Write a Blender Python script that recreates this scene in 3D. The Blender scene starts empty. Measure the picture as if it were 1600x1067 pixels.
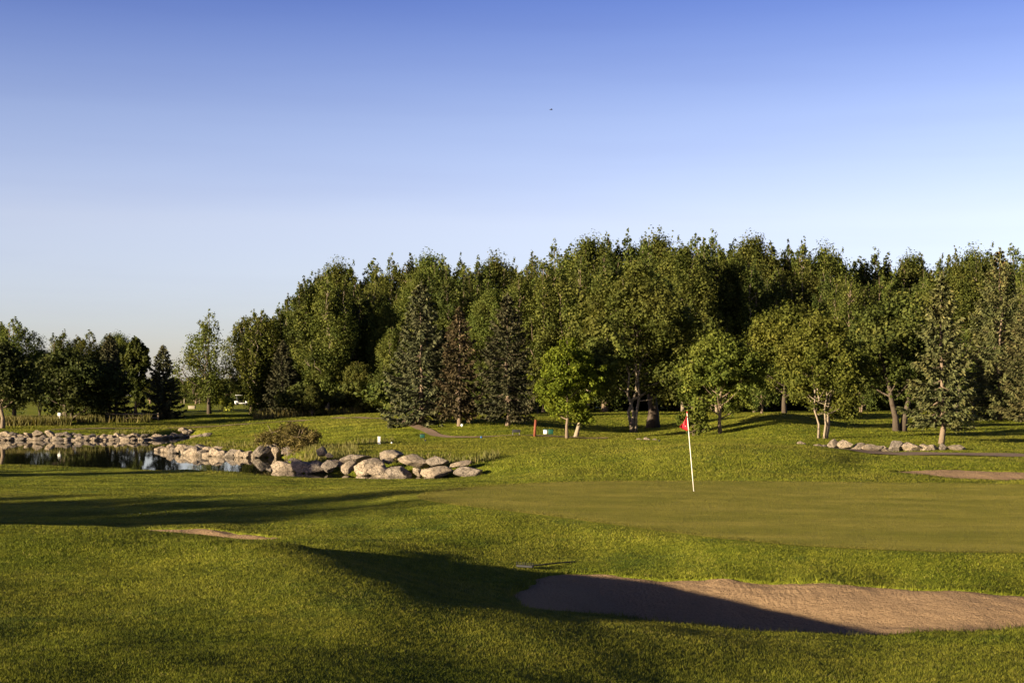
import bpy, math
import numpy as np
from mathutils import Vector

# ------------------------------------------------------------------ camera, sky, sun, exposure
sc = bpy.context.scene
COL = sc.collection
F = 2222.0          # focal length in photo pixels (50 mm on a 36 mm sensor, 1600 px wide)
HY = 618.0          # photo row of the horizon
CZ = 2.7            # camera height above the putting green
cam = bpy.data.objects.new('camera', bpy.data.cameras.new('camera'))
COL.objects.link(cam)
cam.location = (0, 0, CZ)
cam.rotation_euler = (math.radians(90), 0, 0)
cam.data.lens = 50.0
cam.data.sensor_width = 36.0
cam.data.shift_y = 84.5 / 1600
cam.data.clip_start = 0.1
cam.data.clip_end = 8000
sc.camera = cam

SUN_EL = math.radians(8.9)
LA = math.radians(34.0)                         # light travels to the right and away
LDIR = Vector((math.cos(LA) * math.cos(SUN_EL), math.sin(LA) * math.cos(SUN_EL), -math.sin(SUN_EL)))
sl = bpy.data.lights.new('sun', 'SUN')
sl.energy = 5.0
sl.angle = math.radians(0.5)
sl.color = (1.0, 0.83, 0.56)
sun = bpy.data.objects.new('sun', sl)
COL.objects.link(sun)
sun.rotation_euler = LDIR.to_track_quat('-Z', 'Y').to_euler()
sun.location = (-60, -40, 60)

world = bpy.data.worlds.new('World')
sc.world = world
world.use_nodes = True
wn = world.node_tree
wn.nodes.clear()
w_out = wn.nodes.new('ShaderNodeOutputWorld')
w_bg = wn.nodes.new('ShaderNodeBackground')
w_sky = wn.nodes.new('ShaderNodeTexSky')
w_sky.sky_type = 'NISHITA'
w_sky.sun_disc = False
w_sky.sun_elevation = SUN_EL
w_sky.sun_rotation = math.atan2(-LDIR.x, -LDIR.y)
w_sky.air_density = 1.0
w_sky.dust_density = 0.6
w_sky.ozone_density = 2.0
# a grade of the sky by height above the horizon (deeper, more violet blue upwards)
w_tc = wn.nodes.new('ShaderNodeTexCoord')
w_sep = wn.nodes.new('ShaderNodeSeparateXYZ')
w_ramp = wn.nodes.new('ShaderNodeValToRGB')
w_mul = wn.nodes.new('ShaderNodeMix'); w_mul.data_type = 'RGBA'; w_mul.blend_type = 'MULTIPLY'
w_mul.inputs[0].default_value = 1.0
wn.links.new(w_tc.outputs['Generated'], w_sep.inputs[0])
wn.links.new(w_sep.outputs['Z'], w_ramp.inputs[0])
wn.links.new(w_sky.outputs[0], w_mul.inputs[6])
wn.links.new(w_ramp.outputs[0], w_mul.inputs[7])
SKY_RAMP = [(0.0, (0.92, 0.98, 1.62)), (0.05, (1.09, 1.02, 1.50)), (0.12, (1.43, 1.11, 1.36)), (0.19, (1.17, 0.94, 1.24)), (0.268, (0.60, 0.57, 1.05)), (0.38, (0.22, 0.24, 0.44))]
el = w_ramp.color_ramp.elements
while len(el) < len(SKY_RAMP): el.new(0.5)
for e, (p, c) in zip(el, SKY_RAMP):
    e.position = p; e.color = (*c, 1)
# faint veils of high thin cloud
w_map = wn.nodes.new('ShaderNodeMapping'); w_map.inputs['Scale'].default_value = (2.0, 2.0, 26.0)
w_nz = wn.nodes.new('ShaderNodeTexNoise'); w_nz.inputs['Scale'].default_value = 1.6; w_nz.inputs['Detail'].default_value = 5.0
w_cr = wn.nodes.new('ShaderNodeValToRGB'); w_cr.color_ramp.elements[0].position = 0.48; w_cr.color_ramp.elements[1].position = 0.75
w_cr.color_ramp.elements[0].color = (1, 1, 1, 1); w_cr.color_ramp.elements[1].color = (0.96, 0.96, 0.975, 1)
w_m2 = wn.nodes.new('ShaderNodeMix'); w_m2.data_type = 'RGBA'; w_m2.blend_type = 'MULTIPLY'; w_m2.inputs[0].default_value = 1.0
wn.links.new(w_tc.outputs['Generated'], w_map.inputs[0]); wn.links.new(w_map.outputs[0], w_nz.inputs['Vector']); wn.links.new(w_nz.outputs['Fac'], w_cr.inputs[0])
wn.links.new(w_mul.outputs[2], w_m2.inputs[6]); wn.links.new(w_cr.outputs[0], w_m2.inputs[7])
wn.links.new(w_m2.outputs[2], w_bg.inputs[0])
w_bg.inputs[1].default_value = 0.062
wn.links.new(w_bg.outputs[0], w_out.inputs[0])
sc.view_settings.view_transform = 'Standard'
sc.view_settings.look = 'None'
sc.view_settings.gamma = 1.0
sc.view_settings.exposure = 1.70

rng = np.random.default_rng(7)
PI = math.pi

# ------------------------------------------------------------------ helpers
def mesh_obj(name, V, Q, mat, parent=None, smooth=False, attr=None, loc=None, mat_idx=None):
    """One mesh object out of vertices V (n,3) and faces Q (m,3) or (m,4)."""
    V = np.asarray(V, dtype=np.float32); Q = np.asarray(Q, dtype=np.int32)
    me = bpy.data.meshes.new(name)
    k = Q.shape[1]
    me.vertices.add(len(V)); me.vertices.foreach_set('co', V.ravel())
    me.loops.add(Q.size); me.loops.foreach_set('vertex_index', Q.ravel())
    me.polygons.add(len(Q)); me.polygons.foreach_set('loop_start', np.arange(0, Q.size, k, dtype=np.int32))
    if smooth: me.polygons.foreach_set('use_smooth', np.ones(len(Q), dtype=bool))
    for m in (mat if isinstance(mat, (list, tuple)) else [mat]):
        me.materials.append(m)
    if mat_idx is not None: me.polygons.foreach_set('material_index', np.asarray(mat_idx, dtype=np.int32))
    if attr is not None:
        a = me.attributes.new('tone', 'FLOAT', 'POINT')
        a.data.foreach_set('value', np.asarray(attr, dtype=np.float32))
    me.update(calc_edges=True)
    o = bpy.data.objects.new(name, me)
    COL.objects.link(o)
    if parent is not None: o.parent = parent
    if loc is not None: o.location = loc
    return o

def empty(name, loc, rz=0.0, s=1.0):
    o = bpy.data.objects.new(name, None)
    o.empty_display_size = 0.3
    COL.objects.link(o)
    o.location = loc; o.rotation_euler = (0, 0, rz); o.scale = (s, s, s) if not hasattr(s, '__len__') else s
    return o

def tag(o, label=None, cat=None, group=None, kind=None):
    if label: o['label'] = label
    if cat: o['category'] = cat
    if group: o['group'] = group
    if kind: o['kind'] = kind
    return o

def copy_tree(o, parent=None):
    c = o.copy(); COL.objects.link(c); c.parent = parent
    for ch in list(o.children): copy_tree(ch, c)
    return c

class MB:
    """collects quads"""
    def __init__(s): s.V = []; s.Q = []; s.n = 0; s.M = []
    def add(s, V, Q, m=0):
        V = np.asarray(V, float); Q = np.asarray(Q, int)
        s.V.append(V); s.Q.append(Q + s.n); s.n += len(V); s.M.append(np.full(len(Q), m))
    def tube(s, pts, rad, seg=6, cap=True, m=0):
        pts = np.asarray(pts, float); rad = np.broadcast_to(np.asarray(rad, float), (len(pts),))
        tan = np.gradient(pts, axis=0); tan /= np.linalg.norm(tan, axis=1)[:, None] + 1e-9
        ref = np.array([0, 0, 1.0]) if abs(tan[0][2]) < 0.8 else np.array([1.0, 0, 0])
        a = np.cross(tan, ref); a /= np.linalg.norm(a, axis=1)[:, None] + 1e-9
        b = np.cross(tan, a)
        th = np.linspace(0, 2 * PI, seg, endpoint=False)
        V = (pts[:, None, :] + rad[:, None, None] * (a[:, None, :] * np.cos(th)[None, :, None] + b[:, None, :] * np.sin(th)[None, :, None])).reshape(-1, 3)
        n = len(pts); Q = []
        i = np.arange(n - 1)[:, None]; j = np.arange(seg)[None, :]; j2 = (j + 1) % seg
        Q = np.stack([i * seg + j, i * seg + j2, (i + 1) * seg + j2, (i + 1) * seg + j], -1).reshape(-1, 4)
        if cap:
            V = np.vstack([V, pts[-1], pts[0]])
            e = len(V) - 2; base = (n - 1) * seg
            jj = np.arange(0, seg, 2)
            c = np.stack([base + jj, base + (jj + 1) % seg, base + (jj + 2) % seg, np.full(len(jj), e)], -1)
            c2 = np.stack([(jj + 2) % seg, (jj + 1) % seg, jj, np.full(len(jj), e + 1)], -1)
            Q = np.vstack([Q, c, c2])
        s.add(V, Q, m)
    def box(s, c, h, rz=0.0, m=0, taper=1.0):
        V = np.array([[x, y, z] for z in (-1, 1) for y in (-1, 1) for x in (-1, 1)], float)
        V[V[:, 2] > 0, :2] *= taper
        V *= np.asarray(h, float)
        ca, sa = math.cos(rz), math.sin(rz)
        V = np.stack([V[:, 0] * ca - V[:, 1] * sa, V[:, 0] * sa + V[:, 1] * ca, V[:, 2]], -1) + np.asarray(c, float)
        Q = [(0, 2, 3, 1), (4, 5, 7, 6), (0, 1, 5, 4), (2, 6, 7, 3), (0, 4, 6, 2), (1, 3, 7, 5)]
        s.add(V, Q, m)
    def build(s, name, mat, parent=None, smooth=False, attr=None, loc=None, bevel=0):
        multi = isinstance(mat, (list, tuple))
        o = mesh_obj(name, np.vstack(s.V), np.vstack(s.Q), mat, parent, smooth, attr, loc, np.concatenate(s.M) if multi else None)
        if bevel:
            b = o.modifiers.new('bevel', 'BEVEL'); b.width = bevel; b.segments = 2
        return o

def world_pt(px, d): return ((px - 800) / F * d, d)

# ------------------------------------------------------------------ materials
def new_mat(name):
    m = bpy.data.materials.new(name); m.use_nodes = True
    nt = m.node_tree; nt.nodes.clear()
    out = nt.nodes.new('ShaderNodeOutputMaterial')
    return m, nt, out
def node(nt, typ, **kw):
    n = nt.nodes.new(typ)
    for k, v in kw.items(): setattr(n, k, v)
    return n
def noise(nt, scale, detail=4, rough=0.55, co='Object', dist=0.0, stretch=None):
    tc = node(nt, 'ShaderNodeTexCoord'); n = node(nt, 'ShaderNodeTexNoise')
    n.inputs['Scale'].default_value = scale; n.inputs['Detail'].default_value = detail
    n.inputs['Roughness'].default_value = rough; n.inputs['Distortion'].default_value = dist
    if stretch:
        mp = node(nt, 'ShaderNodeMapping'); mp.inputs['Scale'].default_value = stretch[:3]
        if len(stretch) > 3: mp.inputs['Rotation'].default_value = (0, 0, stretch[3])
        nt.links.new(tc.outputs[co], mp.inputs[0]); nt.links.new(mp.outputs[0], n.inputs['Vector'])
    else: nt.links.new(tc.outputs[co], n.inputs['Vector'])
    return n.outputs['Fac']
def ramp(nt, src, stops):
    r = node(nt, 'ShaderNodeValToRGB'); e = r.color_ramp.elements
    while len(e) < len(stops): e.new(0.5)
    for q, (p, c) in zip(e, stops):
        q.position = p; q.color = (*c, 1) if hasattr(c, '__len__') else (c, c, c, 1)
    nt.links.new(src, r.inputs[0]); return r.outputs[0]
def mix(nt, a, b, fac, mode='MIX'):
    m = node(nt, 'ShaderNodeMix', data_type='RGBA', blend_type=mode)
    for s, v in ((0, fac), (6, a), (7, b)):
        if hasattr(v, 'is_output'): nt.links.new(v, m.inputs[s])
        elif s == 0: m.inputs[0].default_value = v
        else: m.inputs[s].default_value = (*v, 1)
    return m.outputs[2]
def math_n(nt, op, a, b=None, c=None):
    m = node(nt, 'ShaderNodeMath', operation=op)
    for i, v in enumerate((a, b, c)):
        if v is None: continue
        if hasattr(v, 'is_output'): nt.links.new(v, m.inputs[i])
        else: m.inputs[i].default_value = v
    return m.outputs[0]
def bump(nt, h, strength, dist):
    b = node(nt, 'ShaderNodeBump'); b.inputs['Strength'].default_value = strength; b.inputs['Distance'].default_value = dist
    nt.links.new(h, b.inputs['Height']); return b.outputs[0]
def principled(nt, out, col, rough=0.8, nrm=None, spec=0.3):
    p = node(nt, 'ShaderNodeBsdfPrincipled')
    if hasattr(col, 'is_output'): nt.links.new(col, p.inputs['Base Color'])
    else: p.inputs['Base Color'].default_value = (*col, 1)
    if hasattr(rough, 'is_output'): nt.links.new(rough, p.inputs['Roughness'])
    else: p.inputs['Roughness'].default_value = rough
    p.inputs['Specular IOR Level'].default_value = spec
    if nrm is not None: nt.links.new(nrm, p.inputs['Normal'])
    nt.links.new(p.outputs[0], out.inputs[0]); return p

def simple(name, col, rough=0.6, var=0.25, scale=6.0, spec=0.3, bmp=0.0):
    m, nt, out = new_mat(name)
    f = noise(nt, scale, 5)
    c = mix(nt, tuple(v * (1 - var) for v in col), tuple(min(1, v * (1 + var)) for v in col), f)
    nr = bump(nt, noise(nt, scale * 6, 5), bmp, 0.02) if bmp else None
    principled(nt, out, c, rough, nr, spec); return m

def leaf_mat(name, dark, light, accent, transl=0.3, patch=0.35, rough=0.7, spec=0.10, acc=0.12):
    """foliage: tone per leaf, slow patches over the crown, a few accent leaves, some translucency"""
    m, nt, out = new_mat(name)
    at = node(nt, 'ShaderNodeAttribute', attribute_name='tone')
    oi = node(nt, 'ShaderNodeObjectInfo')
    t = at.outputs['Fac']
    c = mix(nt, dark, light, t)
    pn = noise(nt, patch, 3)
    c = mix(nt, c, accent, math_n(nt, 'MULTIPLY', ramp(nt, pn, [(0.45, 0.0), (0.7, 1.0)]), 0.5))
    hi = ramp(nt, t, [(1 - acc, 0.0), (1 - acc * 0.5, 1.0)])
    c = mix(nt, c, accent, math_n(nt, 'MULTIPLY', hi, 0.7))
    hsv = node(nt, 'ShaderNodeHueSaturation')
    nt.links.new(c, hsv.inputs['Color'])
    nt.links.new(math_n(nt, 'MULTIPLY_ADD', oi.outputs['Random'], 0.03, 0.485), hsv.inputs['Hue'])
    nt.links.new(math_n(nt, 'MULTIPLY_ADD', oi.outputs['Random'], 0.35, 0.82), hsv.inputs['Value'])
    p = node(nt, 'ShaderNodeBsdfPrincipled')
    nt.links.new(hsv.outputs[0], p.inputs['Base Color']); p.inputs['Roughness'].default_value = rough
    p.inputs['Specular IOR Level'].default_value = spec
    tr = node(nt, 'ShaderNodeBsdfTranslucent')
    nt.links.new(mix(nt, hsv.outputs[0], (1.0, 1.0, 0.35), 1.0, 'MULTIPLY'), tr.inputs['Color'])
    ms = node(nt, 'ShaderNodeMixShader'); ms.inputs[0].default_value = transl
    nt.links.new(p.outputs[0], ms.inputs[1]); nt.links.new(tr.outputs[0], ms.inputs[2])
    nt.links.new(ms.outputs[0], out.inputs[0]); return m

M = {}
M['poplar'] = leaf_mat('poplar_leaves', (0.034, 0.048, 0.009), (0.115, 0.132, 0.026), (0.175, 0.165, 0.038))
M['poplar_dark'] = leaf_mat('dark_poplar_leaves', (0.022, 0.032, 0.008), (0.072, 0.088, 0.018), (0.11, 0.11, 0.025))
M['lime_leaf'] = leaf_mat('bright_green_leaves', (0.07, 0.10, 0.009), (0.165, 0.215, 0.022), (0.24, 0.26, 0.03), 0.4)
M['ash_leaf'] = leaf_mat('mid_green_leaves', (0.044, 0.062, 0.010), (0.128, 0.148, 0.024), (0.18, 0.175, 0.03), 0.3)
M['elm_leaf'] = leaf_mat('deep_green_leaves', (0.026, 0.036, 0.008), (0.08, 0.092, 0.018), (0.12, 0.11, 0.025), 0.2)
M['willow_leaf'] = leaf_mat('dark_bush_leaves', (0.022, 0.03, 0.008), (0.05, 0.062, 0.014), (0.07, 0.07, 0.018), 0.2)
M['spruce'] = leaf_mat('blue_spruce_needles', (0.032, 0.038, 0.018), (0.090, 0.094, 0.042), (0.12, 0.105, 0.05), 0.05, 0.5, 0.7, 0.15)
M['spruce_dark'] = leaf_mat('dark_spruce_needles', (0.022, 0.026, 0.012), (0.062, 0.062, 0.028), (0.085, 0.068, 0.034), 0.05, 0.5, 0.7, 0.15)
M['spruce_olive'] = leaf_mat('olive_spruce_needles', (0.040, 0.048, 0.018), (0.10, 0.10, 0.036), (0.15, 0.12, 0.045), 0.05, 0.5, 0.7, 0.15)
M['needle_brown'] = leaf_mat('browning_needles', (0.034, 0.032, 0.014), (0.088, 0.074, 0.032), (0.13, 0.092, 0.042), 0.05, 0.6, 0.7, 0.15)
M['cone'] = leaf_mat('spruce_cones_brown', (0.11, 0.055, 0.024), (0.24, 0.12, 0.05), (0.30, 0.17, 0.08), 0.0, 1.0, 0.7, 0.2)
M['shrub_leaf'] = leaf_mat('dry_shrub_leaves', (0.07, 0.065, 0.018), (0.17, 0.145, 0.045), (0.26, 0.21, 0.07), 0.25)
M['gold_leaf'] = leaf_mat('yellow_shrub_leaves', (0.14, 0.15, 0.02), (0.3, 0.3, 0.05), (0.35, 0.33, 0.06), 0.3)
M['reed'] = leaf_mat('reed_blades', (0.07, 0.075, 0.018), (0.17, 0.165, 0.05), (0.26, 0.21, 0.08), 0.3, 0.3)

def bark(name, a, b, knots=(0.05, 0.035, 0.025)):
    m, nt, out = new_mat(name)
    f = noise(nt, 2.2, 6, 0.6, stretch=(1, 1, 0.35))
    c = mix(nt, a, b, f)
    k = ramp(nt, noise(nt, 3.5, 5, 0.65), [(0.56, 0.0), (0.66, 1.0)])
    c = mix(nt, c, knots, k)
    principled(nt, out, c, 0.85, bump(nt, noise(nt, 9, 6, 0.6, stretch=(1, 1, 0.3)), 0.6, 0.05), 0.15); return m
M['bark_pale'] = bark('pale_poplar_bark', (0.15, 0.12, 0.085), (0.32, 0.26, 0.19))
M['bark_brown'] = bark('grey_brown_bark', (0.11, 0.08, 0.055), (0.24, 0.18, 0.13))
M['bark_dark'] = bark('dark_furrowed_bark', (0.045, 0.034, 0.026), (0.10, 0.078, 0.058))

def grass_nodes(nt, tone=None, green=False):
    """mown grass colour from world position: patches, dry streaks and mowing lines"""
    big = noise(nt, 0.09, 4, 0.55)
    mid = noise(nt, 0.7, 5, 0.6)
    fine = noise(nt, 5.0, 5, 0.65)
    if green:
        st = noise(nt, 0.25, 4, 0.6, stretch=(1, 2.4, 1, 0.35))
        c = mix(nt, (0.22, 0.205, 0.030), (0.31, 0.265, 0.05), ramp(nt, st, [(0.35, 0.0), (0.65, 1.0)]))
        tg = node(nt, 'ShaderNodeTexCoord'); sg = node(nt, 'ShaderNodeSeparateXYZ'); nt.links.new(tg.outputs['Object'], sg.inputs[0])
        ug = math_n(nt, 'ADD', math_n(nt, 'MULTIPLY', sg.outputs['X'], 1.0), math_n(nt, 'MULTIPLY', sg.outputs['Y'], 3.6))
        c = mix(nt, c, ramp(nt, math_n(nt, 'MULTIPLY_ADD', math_n(nt, 'SINE', ug), 0.5, 0.5), [(0.4, 0.98), (0.6, 1.02)]), 1.0, 'MULTIPLY')
        sp = noise(nt, 7.0, 2, 0.5)
        c = mix(nt, c, (0.12, 0.10, 0.03), math_n(nt, 'MULTIPLY', ramp(nt, sp, [(0.70, 0.0), (0.74, 1.0)]), 0.5))
        c = mix(nt, c, (0.14, 0.145, 0.02), math_n(nt, 'MULTIPLY', ramp(nt, mid, [(0.4, 1.0), (0.6, 0.0)]), 0.4))
        if tone is not None:
            v = node(nt, 'ShaderNodeHueSaturation'); nt.links.new(c, v.inputs['Color'])
            nt.links.new(math_n(nt, 'MULTIPLY_ADD', tone, 0.5, 0.75), v.inputs['Value']); c = v.outputs[0]
        return c
    c = mix(nt, (0.122, 0.150, 0.012), (0.245, 0.248, 0.026), ramp(nt, mid, [(0.3, 0.0), (0.7, 1.0)]))
    c = mix(nt, c, (0.31, 0.255, 0.045), math_n(nt, 'MULTIPLY', ramp(nt, big, [(0.45, 0.0), (0.72, 1.0)]), 0.55))
    c = mix(nt, c, (0.07, 0.10, 0.010), math_n(nt, 'MULTIPLY', ramp(nt, fine, [(0.35, 1.0), (0.6, 0.0)]), 0.6))
    # mowing stripes on the fairway (left of the green), clover patches in the rough
    tc = node(nt, 'ShaderNodeTexCoord'); sx = node(nt, 'ShaderNodeSeparateXYZ'); nt.links.new(tc.outputs['Object'], sx.inputs[0])
    u = math_n(nt, 'ADD', math_n(nt, 'MULTIPLY', sx.outputs['X'], 0.55), math_n(nt, 'MULTIPLY', sx.outputs['Y'], 2.1))
    st = ramp(nt, math_n(nt, 'MULTIPLY_ADD', math_n(nt, 'SINE', u), 0.5, 0.5), [(0.35, 0.86), (0.65, 1.12)])
    fm = math_n(nt, 'MULTIPLY', ramp(nt, math_n(nt, 'MULTIPLY', sx.outputs['Y'], 0.01), [(0.30, 0.0), (0.34, 1.0)]), ramp(nt, math_n(nt, 'MULTIPLY_ADD', sx.outputs['X'], 0.02, 0.5), [(0.44, 1.0), (0.50, 0.0)]))
    c = mix(nt, c, mix(nt, c, st, 1.0, 'MULTIPLY'), fm)
    c = mix(nt, c, (0.055, 0.10, 0.018), math_n(nt, 'MULTIPLY', ramp(nt, noise(nt, 0.45, 6, 0.7), [(0.56, 0.0), (0.64, 1.0)]), 0.45))
    if tone is not None:
        v = node(nt, 'ShaderNodeHueSaturation'); nt.links.new(c, v.inputs['Color'])
        nt.links.new(math_n(nt, 'MULTIPLY_ADD', tone, 1.1, 0.5), v.inputs['Value'])
        nt.links.new(math_n(nt, 'MULTIPLY_ADD', tone, -0.02, 0.505), v.inputs['Hue'])
        c = v.outputs[0]
        c = mix(nt, c, (0.30, 0.24, 0.09), math_n(nt, 'MULTIPLY', ramp(nt, tone, [(0.93, 0.0), (0.97, 1.0)]), 0.6))
    return c
m, nt, out = new_mat('ground_turf')
h1 = math_n(nt, 'ADD', noise(nt, 14, 6, 0.7), math_n(nt, 'MULTIPLY', noise(nt, 1.3, 4), 1.5))
principled(nt, out, grass_nodes(nt), 0.95, bump(nt, h1, 0.9, 0.12), 0.05)
M['ground'] = m
for key, gr in (('grass', False), ('green_grass', True)):
    m, nt, out = new_mat(key + '_blades')
    at = node(nt, 'ShaderNodeAttribute', attribute_name='tone')
    gc = grass_nodes(nt, at.outputs['Fac'], gr)
    p = node(nt, 'ShaderNodeBsdfPrincipled'); nt.links.new(gc, p.inputs['Base Color'])
    p.inputs['Roughness'].default_value = 0.6; p.inputs['Specular IOR Level'].default_value = 0.15
    # blades stand on the slope: their shading leans towards the slope they grow on
    sn = node(nt, 'ShaderNodeAttribute', attribute_name='slope'); ge = node(nt, 'ShaderNodeNewGeometry')
    v1 = node(nt, 'ShaderNodeVectorMath', operation='SCALE'); nt.links.new(ge.outputs['Normal'], v1.inputs[0]); v1.inputs['Scale'].default_value = 0.5 if not gr else 0.35
    v2 = node(nt, 'ShaderNodeVectorMath', operation='ADD'); nt.links.new(v1.outputs[0], v2.inputs[0]); nt.links.new(sn.outputs['Vector'], v2.inputs[1])
    v3 = node(nt, 'ShaderNodeVectorMath', operation='NORMALIZE'); nt.links.new(v2.outputs[0], v3.inputs[0])
    nt.links.new(v3.outputs[0], p.inputs['Normal'])
    tr = node(nt, 'ShaderNodeBsdfTranslucent'); nt.links.new(mix(nt, gc, (1.1, 1.1, 0.4), 1.0, 'MULTIPLY'), tr.inputs['Color'])
    ms = node(nt, 'ShaderNodeMixShader'); ms.inputs[0].default_value = 0.15
    nt.links.new(p.outputs[0], ms.inputs[1]); nt.links.new(tr.outputs[0], ms.inputs[2]); nt.links.new(ms.outputs[0], out.inputs[0])
    M[key] = m
m, nt, out = new_mat('green_base')
principled(nt, out, grass_nodes(nt, None, True), 0.9, bump(nt, noise(nt, 38, 4, 0.7), 1.0, 0.03), 0.05)
M['green'] = m

m, nt, out = new_mat('bunker_sand')
a = noise(nt, 1.1, 5, 0.6); b = noise(nt, 30, 5, 0.7)
c = mix(nt, (0.27, 0.178, 0.10), (0.39, 0.262, 0.152), a)
c = mix(nt, c, (0.17, 0.105, 0.058), math_n(nt, 'MULTIPLY', ramp(nt, b, [(0.35, 1.0), (0.55, 0.0)]), 0.6))
wv = node(nt, 'ShaderNodeTexWave'); wv.inputs['Scale'].default_value = 3.6; wv.inputs['Distortion'].default_value = 9.0
wv.inputs['Detail'].default_value = 4.0; wv.inputs['Detail Scale'].default_value = 0.9
tc = node(nt, 'ShaderNodeTexCoord'); nt.links.new(tc.outputs['Object'], wv.inputs[0])
rk = math_n(nt, 'MULTIPLY', wv.outputs['Fac'], math_n(nt, 'MULTIPLY', ramp(nt, noise(nt, 0.9, 3), [(0.5, 0.0), (0.62, 1.0)]), 0.15))
hh = math_n(nt, 'ADD', rk, math_n(nt, 'ADD', math_n(nt, 'MULTIPLY', noise(nt, 5.5, 7, 0.75), 1.9), math_n(nt, 'MULTIPLY', noise(nt, 18, 5, 0.7, stretch=(1, .45, 1, .5)), 0.45)))
principled(nt, out, c, 0.95, bump(nt, hh, 1.0, 0.06), 0.05)
M['sand'] = m

m, nt, out = new_mat('pond_water')
pp = principled(nt, out, (0.012, 0.014, 0.008), 0.03, bump(nt, noise(nt, 1.4, 3, stretch=(1.0, 0.35, 1)), 0.10, 0.02), 0.5)
pp.inputs['IOR'].default_value = 1.33
M['water'] = m

m, nt, out = new_mat('granite')
oi = node(nt, 'ShaderNodeObjectInfo')
a = noise(nt, 1.1, 6, 0.6); b = noise(nt, 7, 6, 0.7)
c = mix(nt, (0.23, 0.178, 0.125), (0.45, 0.365, 0.275), a)
c = mix(nt, c, (0.16, 0.14, 0.125), math_n(nt, 'MULTIPLY', ramp(nt, oi.outputs['Random'], [(0.45, 0.0), (0.9, 1.0)]), 0.7))
c = mix(nt, c, (0.10, 0.085, 0.065), math_n(nt, 'MULTIPLY', ramp(nt, b, [(0.55, 0.0), (0.72, 1.0)]), 0.4))
vo = node(nt, 'ShaderNodeTexVoronoi', feature='DISTANCE_TO_EDGE'); vo.inputs['Scale'].default_value = 1.3
tcv = node(nt, 'ShaderNodeTexCoord'); dsn = node(nt, 'ShaderNodeTexNoise'); dsn.inputs['Scale'].default_value = 2.5; nt.links.new(tcv.outputs['Object'], dsn.inputs[0])
vm = node(nt, 'ShaderNodeVectorMath', operation='ADD'); nt.links.new(tcv.outputs['Object'], vm.inputs[0]); nt.links.new(dsn.outputs['Color'], vm.inputs[1]); nt.links.new(vm.outputs[0], vo.inputs['Vector'])
crk = ramp(nt, vo.outputs['Distance'], [(0.0, 0.0), (0.035, 1.0)])
c = mix(nt, (0.07, 0.055, 0.04), c, math_n(nt, 'MULTIPLY_ADD', crk, 0.3, 0.7))
c = mix(nt, c, (0.10, 0.105, 0.05), math_n(nt, 'MULTIPLY', ramp(nt, noise(nt, 1.8, 5, 0.7), [(0.60, 0.0), (0.70, 1.0)]), 0.3))
c = mix(nt, c, (0.42, 0.37, 0.30), math_n(nt, 'MULTIPLY', ramp(nt, noise(nt, 3.0, 4), [(0.6, 0.0), (0.7, 1.0)]), 0.5))
principled(nt, out, c, 0.9, bump(nt, math_n(nt, 'ADD', math_n(nt, 'ADD', noise(nt, 3, 6, 0.65), math_n(nt, 'MULTIPLY', crk, 0.35)), math_n(nt, 'MULTIPLY', b, 0.4)), 1.0, 0.2), 0.15)
M['rock'] = m
M['path'] = simple('gravel_path', (0.22, 0.155, 0.105), 0.95, 0.35, 3.0, 0.1, 0.5)
M['white'] = simple('white_paint', (0.72, 0.72, 0.70), 0.4, 0.08, 3)
M['red'] = simple('red_flag_nylon', (0.62, 0.022, 0.035), 0.55, 0.15, 6)
M['pole'] = simple('flagstick_fibreglass', (0.75, 0.70, 0.62), 0.35, 0.06, 6)
M['post'] = simple('stained_red_wood', (0.17, 0.05, 0.026), 0.7, 0.3, 8, 0.2, 0.3)
M['bin_green'] = simple('green_plastic', (0.010, 0.06, 0.04), 0.45, 0.2, 5)
M['black'] = simple('black_plastic', (0.018, 0.018, 0.02), 0.75, 0.2, 5)
M['blue'] = simple('blue_plastic', (0.03, 0.12, 0.30), 0.4, 0.1, 5)
M['steel'] = simple('grey_metal', (0.09, 0.09, 0.10), 0.4, 0.2, 8)
M['wood'] = simple('weathered_wood', (0.20, 0.15, 0.10), 0.8, 0.3, 8, 0.1, 0.4)
M['concrete'] = simple('pale_concrete', (0.28, 0.24, 0.18), 0.9, 0.2, 5, 0.1, 0.3)
M['glass_dark'] = simple('smoked_glass', (0.03, 0.035, 0.04), 0.1, 0.05, 2, 0.5)
M['cup'] = simple('cup_hole_dark', (0.01, 0.01, 0.01), 0.8, 0.1, 5)
M['feather'] = simple('bird_feathers', (0.04, 0.04, 0.045), 0.7, 0.2, 9)

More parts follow.
